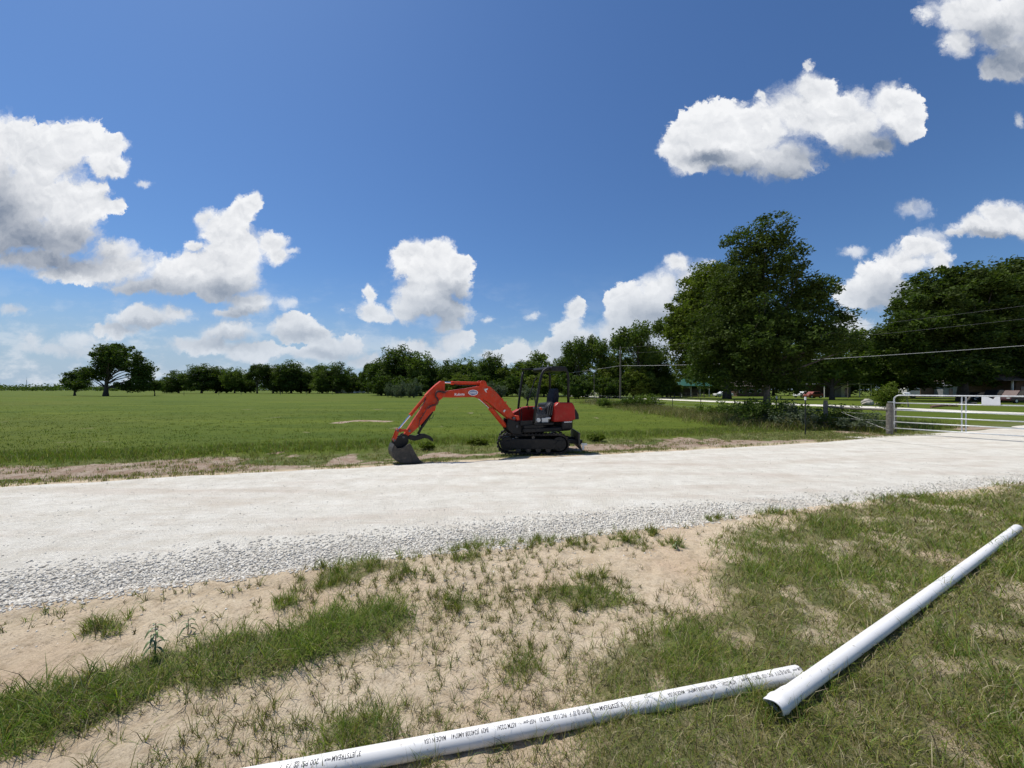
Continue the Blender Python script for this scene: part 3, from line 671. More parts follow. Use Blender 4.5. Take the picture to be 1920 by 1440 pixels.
blades('gateway_weeds', gx_, gy_, hg, wd, tn, rng.uniform(.1, .7, n), height, 'dark green weeds growing behind the metal gate')
# ------------------------------------------------------------------ pipes
pm = bpy.data.materials.new('white_pvc'); pm.use_nodes = True; g = NT(pm.node_tree); b = g.n['Principled BSDF']
oc = g.node('ShaderNodeTexCoord').outputs['Object']
mp = g.node('ShaderNodeMapping'); mp.inputs['Scale'].default_value = (1, 12, 12); g.l.new(oc, mp.inputs[0])
pc = g.mix(g.mrange(g.noise(mp.outputs[0], 2.5, 6, .65), .45, .7, 0, .35), (.82, .81, .79), (.60, .58, .53))
pc = g.mix(g.mrange(g.noise(oc, 45, 5, .7), .62, .70, 0, .75), pc, (.30, .24, .17))
g.l.new(pc, b.inputs['Base Color']); g.l.new(g.mrange(g.noise(oc, 14, 4), .3, .7, .32, .5), b.inputs['Roughness'])
PR = .0445
def pipe(name, A, B, label, bell=False):
    A, B = Vector(A), Vector(B); d = B-A; L = d.length
    root = empty(name, A, label, 'pipe', 'white plastic pipes lying in the grass')
    root.rotation_euler = d.to_track_quat('X', 'Z').to_euler()
    n = 40; prof = []
    if bell: prof = [(0, PR+.004), (.004, PR+.006), (.03, PR+.006), (.042, PR+.010), (.058, PR+.010), (.07, PR+.0055), (.15, PR+.0045), (.19, PR)]
    else: prof = [(0, PR-.001), (.003, PR)]
    prof += [(L*i/24, PR) for i in range(2, 24)]+[(L-.003, PR), (L, PR-.001)]
    inner = [(L-.002, PR-.005), (L*.5, PR-.006), (.25, PR-.006)]+([(.16, PR-.002), (.0, PR-.001)] if bell else [(.0, PR-.006)])
    ring = prof+inner; V = []; FA = []
    for (s, r) in ring:
        sag = -.010*math.sin(PI*s/L)
        for j in range(n):
            th = 2*PI*j/n; rr = r*(1+(.03*math.sin(3*th+1) if bell and s < .07 else 0)); V.append((s-(.036*math.sin(th)+.010*math.sin(2*th+.6))*max(0, 1-s/.075) if bell else s, rr*math.cos(th), rr*math.sin(th)+sag))
    k = len(ring)
    for i in range(k):
        for j in range(n): FA.append((i*n+j, i*n+(j+1) % n, ((i+1) % k)*n+(j+1) % n, ((i+1) % k)*n+j))
    mb = MB(); mb.add(V, FA); o = mb.build('pipe_wall', pm, root, smooth=True)
    return root, L
pA = Vector((*gp(330, 1487, .052), .052)); pB = Vector((*gp(1498, 1262.5, .046), .046))
root1, L1 = pipe('plastic_pipe', pA, pB, 'white pipe in front with black lettering lying across the sand')
qA = Vector((*gp(1452, 1325, .082), .082)); qB = Vector((*gp(1908, 990, .052), .052))
root2, L2 = pipe('plastic_pipe', qA, qB, 'white pipe with a flared open end slanting up to the right', bell=True)
dk = mat('mud_and_shade', (.012, .010, .008), .9)
mb = MB(); mb.tube([(.060, 0, -.003), (.066, 0, -.003)], PR-.0035, 30); o = mb.build('painted_shade_plug', dk, root2)  # near-black plug added: mud and the pipe's inner shade in one colour
# lettering: flat text bent round the pipe, upside down as seen from the camera
dirp = (pB-pA).normalized()
def text_mesh(s, size, sx_=1., bold=0.):
    cu_ = bpy.data.curves.new('t', 'FONT'); cu_.body = s; cu_.size = size; cu_.resolution_u = 3; cu_.offset = bold
    o = bpy.data.objects.new('t', cu_); COL.objects.link(o); bpy.context.view_layer.update()
    me = bpy.data.meshes.new_from_object(o.evaluated_get(bpy.context.evaluated_depsgraph_get()))
    import bmesh
    bm = bmesh.new(); bm.from_mesh(me)      # cut into thin bands so the letters can follow a curve
    for k in range(1, 7):
        bmesh.ops.bisect_plane(bm, geom=bm.verts[:]+bm.edges[:]+bm.faces[:], plane_co=(0, (k/7-.12)*size, 0), plane_no=(0, 1, 0))
    bmesh.ops.triangulate(bm, faces=bm.faces[:]); bm.to_mesh(me); bm.free()
    V = [(v.co.x*sx_, v.co.y) for v in me.vertices]; Fc = [tuple(p.vertices) for p in me.polygons]
    bpy.data.objects.remove(o); bpy.data.curves.remove(cu_); bpy.data.meshes.remove(me)
    return V, Fc
def s_at(px):   # distance along the first pipe of a column of the photograph
    k = (px-960)/F; return (k*pA.y-pA.x)/(dirp.x-k*dirp.y)
CEN = math.radians(-116)       # angle round the pipe of the middle of the lettering
def pipetext(s, px0, px1, size=.028):
    V, Fc = text_mesh(s, size, 1, .0003); w = max(v[0] for v in V); sa, sb_ = s_at(px0), s_at(px1)
    span = sa-sb_; sc = span/w; hmid = size*.35
    out = []
    for (a, b_) in V:
        s_ = sa-a*sc; th = (b_-hmid)/PR    # upside down: top of letters towards the camera
        ang = CEN_T - th*-1
        r = PR+.0006; out.append((s_, -r*math.sin(ang), r*math.cos(ang)-.010*math.sin(PI*s_/L1)))
    mb = MB(); mb.add(out, Fc); me = bpy.data.meshes.new('lettering'); me.from_pydata(mb.v, [], mb.f); me.materials.append(M['ink'])
    o = bpy.data.objects.new('lettering', me); COL.objects.link(o); o.parent = root1
CEN_T = math.radians(22)
for (s, a, b_, sz) in (('3" JETSTREAM', 678, 624, .030), ('PIPELIFE', 622, 610, .013), ('200 PSI @ 73° F', 600, 525, .030),
    ('3" JETSTREAM', 1166, 1122, .029), ('PIPELIFE', 1120, 1111, .012), ('200 PSI @ 73° F', 1105, 1066, .029), ('PVC 1120', 1060, 1036, .029), ('SDR 21', 1029, 1010, .029), ('NSF-pw', 1003, 980, .026), ('ASTM D2241', 967, 931, .029),
    ('B429  JS240308 AM07:41', 915, 846, .029), ('MADE IN USA', 836, 795, .029),
    ('REAM', 1499, 1491, .026), ('PIPELIFE', 1489, 1482, .012), ('200 PSI @ 73° F', 1477, 1449, .028), ('PVC 1120', 1444, 1425, .028), ('SDR 21', 1421, 1407, .028), ('NSF-pw', 1403, 1386, .026), ('ASTM D2241', 1376, 1350, .028),
    ('B429  JS240308 AM07:41', 1338, 1286, .028), ('MADE IN USA', 1280, 1249, .028)):
    pipetext(s, a, b_, sz)
# ------------------------------------------------------------------ excavator
EX = Vector((.60, 11.55, 0)); EZ = .0
exc = empty('mini_excavator', EX, 'orange and black tracked mini excavator with open canopy parked on the verge', 'excavator')
def rel(p): return Vector(p)-EX
# undercarriage (local = world axes, x along the tracks)
def stadium(L, R, n=10):
    pts = []
    for i in range(n+1): a = -PI/2+PI*i/n; pts.append((L/2-R+R*math.cos(a), R+R*math.sin(a)))
    for i in range(n+1): a = PI/2+PI*i/n; pts.append((-L/2+R+R*math.cos(a), R+R*math.sin(a)))
    return pts
TL, TR = 2.02, .275
for sgn in (-1, 1):
    yc = sgn*.60; w = .30
    outer = stadium(TL, TR, 12); inner = [((x_)*.965, TR+(z_-TR)*.86) for x_, z_ in outer]; n = len(outer)
    mb = MB(); V = []
    for (x_, z_) in outer: V += [(x_, yc-w/2, z_), (x_, yc+w/2, z_)]
    for (x_, z_) in inner: V += [(x_, yc-w/2, z_), (x_, yc+w/2, z_)]
    FA = []
    for i in range(n):
        j = (i+1) % n; o2 = 2*n
        FA += [(2*i, 2*j, 2*j+1, 2*i+1), (o2+2*i, o2+2*i+1, o2+2*j+1, o2+2*j), (2*i, o2+2*i, o2+2*j, 2*j), (2*i+1, 2*j+1, o2+2*j+1, o2+2*i+1)]
    mb.add(V, FA)
    # lugs
    per = []; tot = 0
    for i in range(n):
        a, b_ = Vector(outer[i]), Vector(outer[(i+1) % n]); per.append((a, b_, tot, (b_-a).length)); tot += (b_-a).length
    NL = 46
    for k in range(NL):
        s_ = tot*k/NL
        for a, b_, t0, l in per:
            if t0 <= s_ < t0+l:
                p = a.lerp(b_, (s_-t0)/l); t = (b_-a).normalized(); ang = math.atan2(t.y, t.x)
                nv = Vector((t.y, -t.x)); p = p+nv*.008
                mb.box((p.x, yc, p.y), (.045, w-.01, .035), Matrix.Rotation(-ang, 3, 'Y'))
    mb.build('rubber_track', M['rubber'], exc)
    mb = MB(); ff = lambda a, b_, y_: Vector((a, y_, b_))
    mb.prism([(-.72, .14), (.74, .12), (.80, .20), (.76, .36), (.5, .42), (-.55, .42), (-.70, .36)], ff, yc-.13, yc+.13)
    mb.build('track_frame', M['black'], exc, bevel=.015)
    ys = yc+sgn*.135
    for (cx_, cr, nm) in ((-TL/2+TR, .20, 'idler_wheel'), (TL/2-TR, .20, 'drive_sprocket')):
        mb = MB(); mb.tube([(cx_, yc-.12, TR), (cx_, yc+.12, TR)], cr, 20); mb.tube([(cx_, ys-.02*sgn, TR), (cx_, ys+.018*sgn, TR)], cr*.5, 16)
        for k in range(8):
            a = 2*PI*k/8; mb.tube([(cx_+cr*.75*math.cos(a), ys-.01*sgn, TR+cr*.75*math.sin(a)), (cx_+cr*.75*math.cos(a), ys+.012*sgn, TR+cr*.75*math.sin(a))], .018, 6)
        mb.build(nm, M['black'], exc, bevel=.006)
    for k in range(4):
        cx_ = -.42+k*.28; mb = MB(); mb.tube([(cx_, yc-.12, .11), (cx_, yc+.13, .11)], .075, 14); mb.tube([(cx_, yc+.13*sgn, .11), (cx_, yc+.145*sgn, .11)], .03, 10); mb.build('track_roller', M['steel'], exc)
    mb = MB(); mb.tube([(0, yc-.1, .455), (0, yc+.1, .455)], .045, 12); mb.build('carrier_roller', M['steel'], exc)
mb = MB(); mb.box((0, 0, .33), (1.0, .95, .20)); mb.box((0, 0, .47), (.75, .75, .10)); mb.build('lower_frame', M['black'], exc, bevel=.02)
mb = MB(); mb.tube([(0, 0, .50), (0, 0, .60)], .36, 28); mb.build('slew_ring', M['engine'], exc)
for yy in (.35, -.35): mb = MB(); mb.box((-.31+1.38, yy, .30), (.75, .10, .12), Matrix.Rotation(.05, 3, 'Y')); mb.build('blade_arm', M['black'], exc, bevel=.01)
mb = MB(); prof = [(1.33, .62), (1.375, .61), (1.36, .45), (1.37, .30), (1.43, .14), (1.40, .12), (1.33, .30), (1.32, .45)]
mb.prism(prof, lambda a, b_, y_: Vector((a-.05, y_, b_-.03)), -.74, .74); mb.build('dozer_blade', M['steel'], exc)
mb = MB(); mb.tube([(.75, 0, .45), (1.27, 0, .33)], .04, 12); mb.build('blade_cylinder', M['black'], exc); 
mb = MB(); mb.box((1.43, -.745, .27), (.16, .02, .06)); mb.box((1.40, -.745, .20), (.05, .03, .16)); mb.build('cutting_edge_bracket', M['lightm'], exc)
# upper body frame: x forward, y towards the camera side, z up
UA = math.radians(22); U_ = Vector((-math.cos(UA), -math.sin(UA), 0)); V_ = Vector((math.sin(UA), -math.cos(UA), 0))
def ub(x_, y_, z_): return U_*x_+V_*y_+Vector((0, 0, z_))
UM = Matrix((U_, V_, Vector((0, 0, 1)))).transposed()
def ubox(mb, c, d): return mb.box(ub(*c), d, UM)
fz = lambda a, b_, y_: ub(a, y_, b_)
fp = lambda a, b_, z_: ub(a, b_, z_)
mb = MB(); mb.prism([(.62, .42), (.55, .64), (.1, .70), (-.5, .72), (-.95, .62), (-1.16, .35), (-1.2, 0), (-1.16, -.35), (-.95, -.62), (-.5, -.72), (.3, -.70), (.62, -.35)], fp, .60, .72); mb.build('turntable_deck', M['black'], exc, bevel=.02)
mb = MB(); mb.prism([(.66, .30), (.55, .66), (0, .70), (0, -.70), (.55, -.66), (.66, -.30)], fp, .725, .80); mb.build('floor_plate', M['black'], exc, bevel=.01)
# counterweight and engine hood
mb = MB(); mb.prism([(-.62, .74), (-.98, .64), (-1.20, .36), (-1.25, 0), (-1.20, -.36), (-.98, -.64), (-.62, -.74), (-.62, 0)], fp, .62, .90); mb.build('counterweight', M['black'], exc, bevel=.05)
mb = MB(); mb.prism([(-.36, .88), (-.40, 1.35), (-.52, 1.44), (-.98, 1.43), (-1.06, 1.30), (-1.08, .93), (-.9, .88)], fz, .50, .72); mb.build('side_cover', M['red'], exc, bevel=.035)
mb = MB(); mb.prism([(-.50, .905), (-.52, 1.38), (-.98, 1.41), (-1.12, 1.25), (-1.15, .905)], fz, -.70, .495); mb.build('engine_hood', M['black'], exc, bevel=.05)
mb = MB(); mb.prism([(-1.085, .92), (-1.07, 1.28), (-1.16, 1.22), (-1.25, 1.08), (-1.27, .92)], fz, -.46, .62); mb.build('rear_bumper', M['black'], exc, bevel=.03)
mb = MB(); ubox(mb, (-.82, .723, .865), (.26, .006, .022)); mb.build('white_strip', M['white'], exc)
mb = MB(); mb.prism([(.62, .80), (.60, .90), (.42, 1.10), (.15, 1.24), (-.1, 1.28), (-.45, 1.28), (-.45, .80)], fz, -.70, -.45); mb.build('far_fender', M['red'], exc, bevel=.03)
mb = MB(); mb.prism([(.24, .80), (.24, .86), (-.36, .86), (-.36, .80)], fz, .40, .70); mb.build('step_sill', M['black'], exc, bevel=.01)
mb = MB(); ubox(mb, (.44, .60, .865), (.40, .02, .13)); mb.build('front_guard', M['black'], exc, bevel=.004)
# exposed machinery beside the seat
mb = MB(); ubox(mb, (-.10, .44, .98), (.36, .30, .24)); ubox(mb, (-.14, .40, 1.16), (.30, .26, .14)); ubox(mb, (-.05, .42, 1.27), (.34, .22, .05))
for k in range(6): mb.tube([ub(.08-.06*k, .60, .92), ub(.06-.055*k, .61, 1.08), ub(.04-.05*k, .54, 1.22)], .012, 6)
mb.build('machinery', M['engine'], exc, bevel=.008)
mb = MB(); ubox(mb, (-.12, .615, .93), (.20, .05, .13)); ubox(mb, (-.22, .62, .985), (.16, .05, .05)); mb.tube([ub(.09, .60, .94), ub(.09, .66, .94)], .06, 14); mb.build('pale_box', M['lightm'], exc, bevel=.012)
mb = MB(); mb.tube([ub(-.02, .60, 1.24), ub(.02, .60, 1.29)], .03, 10); mb.build('filler_cap', M['orange'], exc)
# seat
mb = MB(); ubox(mb, (-.40, .05, 1.20), (.42, .46, .12)); ubox(mb, (-.40, .05, 1.02), (.34, .40, .26)); mb.build('seat_cushion', M['black'], exc, bevel=.03)
mb = MB(); mb.prism([(-.54, 1.26), (-.58, 1.60), (-.66, 1.82), (-.76, 1.85), (-.80, 1.62), (-.74, 1.24)], fz, -.18, .26); mb.build('seat_back', M['navy'], exc, bevel=.04)
mb = MB(); mb.prism([(-.16, 1.02), (-.20, 1.32), (-.30, 1.43), (-.42, 1.45), (-.50, 1.36), (-.48, 1.02)], fz, .38, .60); mb.build('side_console', M['black'], exc, bevel=.05)
for k in range(3):
    mb = MB(); pts = [ub(-.20-.07*k, .605, 1.08), ub(-.23-.07*k, .615, 1.30), ub(-.31-.05*k, .605, 1.41)]; mb.tube(pts, .011, 6); mb.build('console_rib', M['engine'], exc)
for yy in (.33, -.22):
    mb = MB(); mb.tube([ub(.02, yy, 1.2), ub(.06, yy, 1.52)], .014, 8); mb.tube([ub(.06, yy, 1.50), ub(.065, yy, 1.60)], [.02, .026], 8); mb.build('control_lever', M['black'], exc)
for yy in (.10, -.05):
    mb = MB(); mb.tube([ub(.40, yy, .8), ub(.38, yy, 1.15), ub(.42, yy, 1.30)], .012, 8); mb.build('travel_lever', M['black'], exc)
# canopy
def hoop(y_, nm='canopy_post'):
    rp = [(.235, .85), (.15, 1.35), (.04, 1.95), (-.02, 2.22), (-.09, 2.35), (-.20, 2.41), (-.35, 2.43)]
    mb = MB(); mb.tube([ub(a, y_, b_) for a, b_ in rp], .038, 12); mb.build(nm, M['black'], exc, smooth=True)
    rp = [(-.70, 2.43), (-.80, 2.40), (-.87, 2.31), (-.90, 2.1), (-.90, 1.40)]
    mb = MB(); mb.tube([ub(a, y_, b_) for a, b_ in rp], .038, 12); mb.build(nm, M['black'], exc, smooth=True)
hoop(.60); 
mb = MB(); mb.tube([ub(.235, -.60, .85), ub(.16, -.60, 1.5), ub(.06, -.60, 2.2), ub(.02, -.60, 2.38)], .036, 10); mb.build('canopy_post', M['black'], exc, smooth=True)
mb = MB(); mb.tube([ub(-.70, -.60, 2.43), ub(-.85, -.60, 2.38), ub(-.92, -.60, 2.25), ub(-.90, -.60, 1.4)], .036, 10); mb.build('canopy_post', M['black'], exc, smooth=True)
mb = MB(); mb.tube([ub(.10, -.60, 2.445), ub(-.50, -.60, 2.455)], .022, 8); mb.build('visor_bar', M['black'], exc)
mb = MB(); mb.tube([ub(-.02, -.45, 1.3), ub(-.18, -.45, 1.75), ub(-.30, -.45, 2.1), ub(-.40, -.45, 2.22)], .018, 8); mb.build('grab_rail', M['black'], exc)
mb = MB(); mb.prism([(-.28, 2.415), (-.32, 2.48), (-.78, 2.485), (-.85, 2.41), (-.78, 2.345), (-.32, 2.345)], fz, -.57, .66); mb.build('canopy_roof', M['black'], exc, bevel=.015)
for yy in (.42,):
    mb = MB(); mb.tube([ub(-.32, yy, 2.48), ub(-.32, yy, 2.53)], .02, 8); mb.build('work_lamp', M['lightm'], exc)
# ---- boom, arm and bucket in one vertical plane
BA = math.radians(27); BU = Vector((-math.cos(BA), -math.sin(BA), 0)); BN = Vector((math.sin(BA), -math.cos(BA), 0))
BF = Vector((.02, 10.88, 0))
def zz(x_, y_): return (710+x_/7.385, 690+y_/7.385)     # pixels of an enlarged view to pixels of the photograph
def bpt(px, py, off=0.):
    o = BF+BN*off; d = Vector(((px-960)/F, 1, -(py-731)/F)); t = (o.x*BN.x+o.y*BN.y)/(d.x*BN.x+d.y*BN.y)
    return Vector((0, 0, H))+d*t
def B2(pts):                                            # picture outline -> (s, z) in the boom plane
    r = []
    for p in pts: w_ = bpt(*zz(*p)); r.append(((w_-BF).dot(BU), w_.z))
    return r
def bw(s_, z_, o=0.): return BF+BU*s_+BN*o+Vector((0, 0, z_))-EX
fb = lambda a, b_, o: bw(a, b_, o)
def bcyl(mb, p0, p1, r, off=0., n=12):
    (a0, b0_), (a1, b1__) = B2([p0, p1]); mb.tube([bw(a0, b0_, off), bw(a1, b1__, off)], r, n)
boomp = [(1880,705),(1868,668),(1825,595),(1760,505),(1700,435),(1610,335),(1540,268),(1480,245),(1420,252),(1375,252),(1200,283),(1050,303),(920,322),(872,340),(850,372),(865,405),(1000,409),(1200,404),(1330,402),(1395,425),(1450,440),(1520,488),(1600,560),(1690,625),(1760,680),(1800,715),(1850,722)]
mb = MB(); mb.prism(B2(boomp), fb, -.10, .10); mb.build('boom', M['orange'], exc, bevel=.012)
mb = MB(); mb.prism(B2([(1375,258),(1385,190),(1405,175),(1440,175),(1462,195),(1480,250)]), fb, .105, .13); mb.prism(B2([(1375,258),(1385,190),(1405,175),(1440,175),(1462,195),(1480,250)]), fb, -.13, -.105); bcyl_ = B2([(1425,210)])[0]
mb.tube([bw(*bcyl_, -.15), bw(*bcyl_, .15)], .035, 12); mb.build('boom_bracket', M['orange'], exc, bevel=.006)
mb = MB(); c_ = B2([(1465,295)])[0]; mb.prism(B2([(1440,290),(1490,280),(1485,302),(1462,312),(1478,340),(1462,335),(1445,312)]), fb, .103, .118); mb.build('bracket_plate', M['lightm'], exc)
armp = [(850,180),(905,183),(907,310),(900,360),(880,402),(838,440),(785,515),(772,590),(735,605),(690,650),(600,760),(505,850),(440,905),(400,935),(345,935),(352,905),(392,850),(470,730),(560,600),(605,520),(615,500),(655,420),(640,375),(700,310),(780,235)]
mb = MB(); mb.prism(B2(armp), fb, -.075, .075); mb.build('arm', M['orange'], exc, bevel=.010)
mb = MB(); mb.prism(B2([(790,325),(850,335),(895,330),(900,365),(878,400),(842,435),(800,410),(770,370)]), fb, .077, .13); mb.prism(B2([(790,325),(850,335),(895,330),(900,365),(878,400),(842,435),(800,410),(770,370)]), fb, -.13, -.077)
c_ = B2([(860,370)])[0]; mb.tube([bw(*c_, -.15), bw(*c_, .15)], .035, 14); mb.build('arm_pivot', M['orange'], exc, bevel=.005)
mb = MB(); bcyl(mb, (1000,207), (1425,212), .042); bcyl(mb, (1000,207), (1030,207), .05); mb.build('arm_cylinder', M['orange'], exc)
mb = MB(); bcyl(mb, (885,200), (1002,204), .024); mb.build('arm_rod', M['chrome'], exc)
mb = MB(); bcyl(mb, (655,392), (440,650), .042, .0); bcyl(mb, (452,636), (436,655), .05); mb.build('bucket_cylinder', M['orange'], exc)
mb = MB(); bcyl(mb, (440,650), (262,865), .022); mb.build('bucket_rod', M['chrome'], exc)
for o_ in (-.06, .06):
    mb = MB(); bcyl(mb, (1395,420), (1550,560), .024, o_, 10); mb.build('boom_rod', M['orange'] if o_ > 0 else M['chrome'], exc)
    mb = MB(); bcyl(mb, (1545,555), (1750,805), .050, o_); mb.build('boom_cylinder', M['orange'], exc)
for o_ in (-.095, .085):
    mb = MB(); mb.prism(B2([(232,850),(265,838),(330,850),(400,850),(430,870),(415,888),(330,874),(262,885),(238,880)]), fb, o_, o_+.02); mb.build('link_bar', M['orange'], exc, bevel=.004)
    mb = MB(); mb.prism(B2([(235,862),(275,868),(250,930),(222,1000),(195,1010),(185,990),(212,930)]), fb, o_+.022, o_+.040); mb.build('link_bar', M['orange'], exc, bevel=.004)
mb = MB()
for c_ in B2([(252,862), (208,992), (330,950), (415,868)]): mb.tube([bw(*c_, -.13), bw(*c_, .13)], .026, 12)
mb.build('link_pin', M['engine'], exc)
# quick coupler / bucket ears
mb = MB()
for o_ in (-.10, .06): mb.prism(B2([(185,1030),(190,985),(230,965),(290,940),(330,905),(390,930),(405,1000),(390,1045),(320,1090),(230,1120)]), fb, o_, o_+.04)
mb.build('bucket_coupler', M['black'], exc, bevel=.006)
# bucket
bk = [(187,1040),(165,1090),(155,1140),(165,1205),(205,1255),(260,1282),(330,1293),(440,1290),(555,1280)]
W2 = .25
prof2 = B2(bk); mb = MB(); V = []; n = len(prof2); cen = B2([(350,1130)])[0]
for (a, b_) in prof2: V += [bw(a, b_, -W2), bw(a, b_, W2)]
for (a, b_) in prof2: V += [bw(a+(cen[0]-a)*.06, b_+(cen[1]-b_)*.06, -W2), bw(a+(cen[0]-a)*.06, b_+(cen[1]-b_)*.06, W2)]
FA = []
for i in range(n-1): FA += [(2*i, 2*i+1, 2*i+3, 2*i+2), (2*n+2*i, 2*n+2*i+2, 2*n+2*i+3, 2*n+2*i+1), (2*i, 2*i+2, 2*n+2*i+2, 2*n+2*i), (2*i+1, 2*n+2*i+1, 2*n+2*i+3, 2*i+3)]
mb.add(V, FA); bko = mb.build('bucket', M['steel'], exc, smooth=False)
side = bk+[(500,1200),(455,1120),(402,1022),(345,1055),(300,1085),(235,1100)]
for o_ in (-W2-.012, W2-.001):
    mb = MB(); mb.prism(B2(side), fb, o_, o_+.013); mb.build('bucket_side', M['steel'], bko, bevel=.003)
mb = MB(); mb.prism(B2([(300,1090),(340,1060),(400,1025),(455,1120),(500,1200),(555,1280),(440,1290),(425,1210),(390,1130)]), fb, W2+.013, W2+.024); mb.build('side_cutter', M['steel'], bko, bevel=.003)
for k in range(4):
    mb = MB(); o_ = -W2+.04+k*(2*W2-.08)/3; mb.prism(B2([(500,1262),(600,1288),(500,1294)]), fb, o_-.025, o_+.025); mb.build('bucket_tooth', M['steel'], bko)
# thumb
mb = MB(); th = [(395,945),(450,928),(520,940),(575,912),(640,912),(700,935),(740,975),(752,1012),(725,1008),(680,975),(620,965),(560,985),(490,1003),(430,990),(395,975)]
for o_ in (-.09, .05): mb.prism(B2(th), fb, o_, o_+.04)
mb.prism(B2([(560,925),(640,930),(640,950),(560,955)]), fb, -.05, .05); mb.build('thumb', M['black'], exc, bevel=.006)
mb = MB(); bcyl(mb, (738,600), (600,810), .045, .0); bcyl(mb, (610,795), (545,915), .032, .0); mb.build('thumb_cylinder', M['black'], exc)
# swing bracket at the boom foot
mb = MB()
for o_ in (-.16, .105): mb.prism(B2([(1760,690),(1870,735),(1915,730),(1990,800),(2000,880),(1930,910),(1820,905),(1760,850),(1738,800),(1755,735)]), fb, o_, o_+.055)
mb.prism(B2([(1860,760),(1960,770),(1990,900),(1850,900)]), fb, -.105, .105); mb.build('swing_bracket', M['black'], exc, bevel=.015)
mb = MB(); c_ = B2([(1875,800)])[0]; mb.tube([bw(*c_, -.19), bw(*c_, .19)], .035, 14); c_ = B2([(1840,690)])[0]; mb.tube([bw(*c_, -.17), bw(*c_, .17)], .04, 14); mb.build('boom_foot_pin', M['engine'], exc)
mb = MB(); mb.prism(B2([(1868,655),(1912,655),(1916,715),(1885,722),(1872,700)]), fb, -.10, .16); mb.build('boom_lamp', M['orange'], exc, bevel=.01)
# hoses
def hose(pts, off, r=.010, m='hose', nm='hydraulic_hose'):
    w_ = B2(pts); P_ = [bw(a, b_, off) for a, b_ in w_]; Q = []
    for i in range(len(P_)-1):
        p0, p1, p2, p3 = P_[max(i-1, 0)], P_[i], P_[i+1], P_[min(i+2, len(P_)-1)]
        for k in range(5):
            t = k/5; Q.append(.5*((2*p1)+(-p0+p2)*t+(2*p0-5*p1+4*p2-p3)*t*t+(-p0+3*p1-3*p2+p3)*t**3))
    Q.append(P_[-1]); mb = MB(); mb.tube(Q, r, 6); mb.build(nm, M[m], exc, smooth=True)
hose([(930,325),(870,330),(815,318),(770,340),(762,390),(790,440),(775,490),(700,515),(660,545),(600,640),(552,720),(540,790),(548,840)], .145)
hose([(905,345),(860,338),(812,332),(778,352),(776,395),(803,440),(790,500),(705,528),(668,560)], .145)
hose([(640,395),(600,500),(550,545),(560,575)], .09, .008)
hose([(748,640),(735,690),(700,700),(690,730)], .06, .008)
hose([(1380,240),(1200,244),(1090,236),(1040,225)], .05, .009)
hose([(1490,262),(1560,300),(1640,375),(1720,470),(1790,560),(1850,640),(1880,700)], .03, .012)
hose([(1495,255),(1570,292),(1650,365),(1730,460),(1800,550),(1862,640),(1890,700)], -.03, .012)
for p in [(665,380),(675,545),(645,570),(600,640),(560,700),(1740,470),(1800,560),(1690,430)]: (a, b_) = B2([p])[0]; mb = MB(); mb.box(bw(a, b_, .10), (.03, .05, .03), Matrix.Rotation(-BA, 3, 'Z')); mb.build('hose_clamp', M['orange'], exc)
mb = MB(); mb.prism(B2([(1700,592),(1722,572),(1735,580),(1722,600),(1712,612)]), fb, .101, .112); mb.build('safety_decal', M['lightm'], exc)
# lettering and badge on the boom
def boomtext(s, p0, p1, off, m, nm):
    V, Fc = text_mesh(s, .1, 1, .002); w_ = max(v[0] for v in V); (a0, b0_), (a1, b1__) = B2([p0, p1])
    k = math.hypot(a1-a0, b1__-b0_)/w_; ux, uz = (a1-a0)/(k*w_), (b1__-b0_)/(k*w_)
    pts = [bw(a0+(x_*ux)*k+(y_*-uz)*k*-1*0, b0_+x_*uz*k+y_*k, off) for x_, y_ in V]
    me = bpy.data.meshes.new(nm); me.from_pydata([tuple(p) for p in pts], [], Fc); me.materials.append(M[m]); o = bpy.data.objects.new(nm, me); COL.objects.link(o); o.parent = exc
boomtext('Kubota', (1032,382), (1172,376), .1025, 'white', 'boom_lettering')
def oval(mb, c, rx, ry, o0, o1):
    pts = [(c[0]+rx*math.cos(2*PI*i/28), c[1]+ry*math.sin(2*PI*i/28)) for i in range(28)]; mb.prism(B2(pts), fb, o0, o1)
mb = MB(); oval(mb, (1290,341), 66, 39, .1005, .103); bd = mb.build('oval_badge', M['white'], exc)
mb = MB(); oval(mb, (1290,341), 56, 31, .103, .1045); mb.build('badge_field', M['blue'], bd)
mb = MB()
for (y0, hw) in ((330, 42), (341, 50), (352, 42)): mb.prism(B2([(1290-hw, y0-3), (1290+hw, y0-3), (1290+hw, y0+3), (1290-hw, y0+3)]), fb, .1045, .1055)
mb.build('badge_stripes', M['white'], bd)
# ------------------------------------------------------------------ gate and fences
GD = Vector((1.7, -2.7, 0)).normalized()
gate = empty('farm_gate', GATE0, 'grey galvanised tube gate with six rails closed across the gravel road', 'gate')
GL = 4.9; bars = [1.58, 1.27, .98, .735, .50, .25]; R_ = .021
def gpnt(s_, z_, o=0.): return GD*s_+Vector((0, 0, z_))+Vector((-GD.y, GD.x, 0))*o
for k, zb in enumerate(bars):
    mb = MB()
    if k == 0:
        pts = [gpnt(0, .25)]+[gpnt(0, 1.40)]+[gpnt(.16-.16*math.cos(a), 1.42+.16*math.sin(a)) for a in (.3, .7, 1.1, 1.4)]+[gpnt(.2, 1.58), gpnt(GL-.2, 1.58)]+[gpnt(GL-.16+.16*math.sin(a), 1.42+.16*math.cos(a)) for a in (.4, .8, 1.2)]+[gpnt(GL, 1.4), gpnt(GL, .25)]
        mb.tube(pts, .024, 10); mb.build('gate_frame', M['galv'], gate, smooth=True)
    else:
        mb.tube([gpnt(.0, zb), gpnt(GL*.5, zb-.006), gpnt(GL, zb)], R_, 8); mb.build('rail', M['galv'], gate, smooth=True)
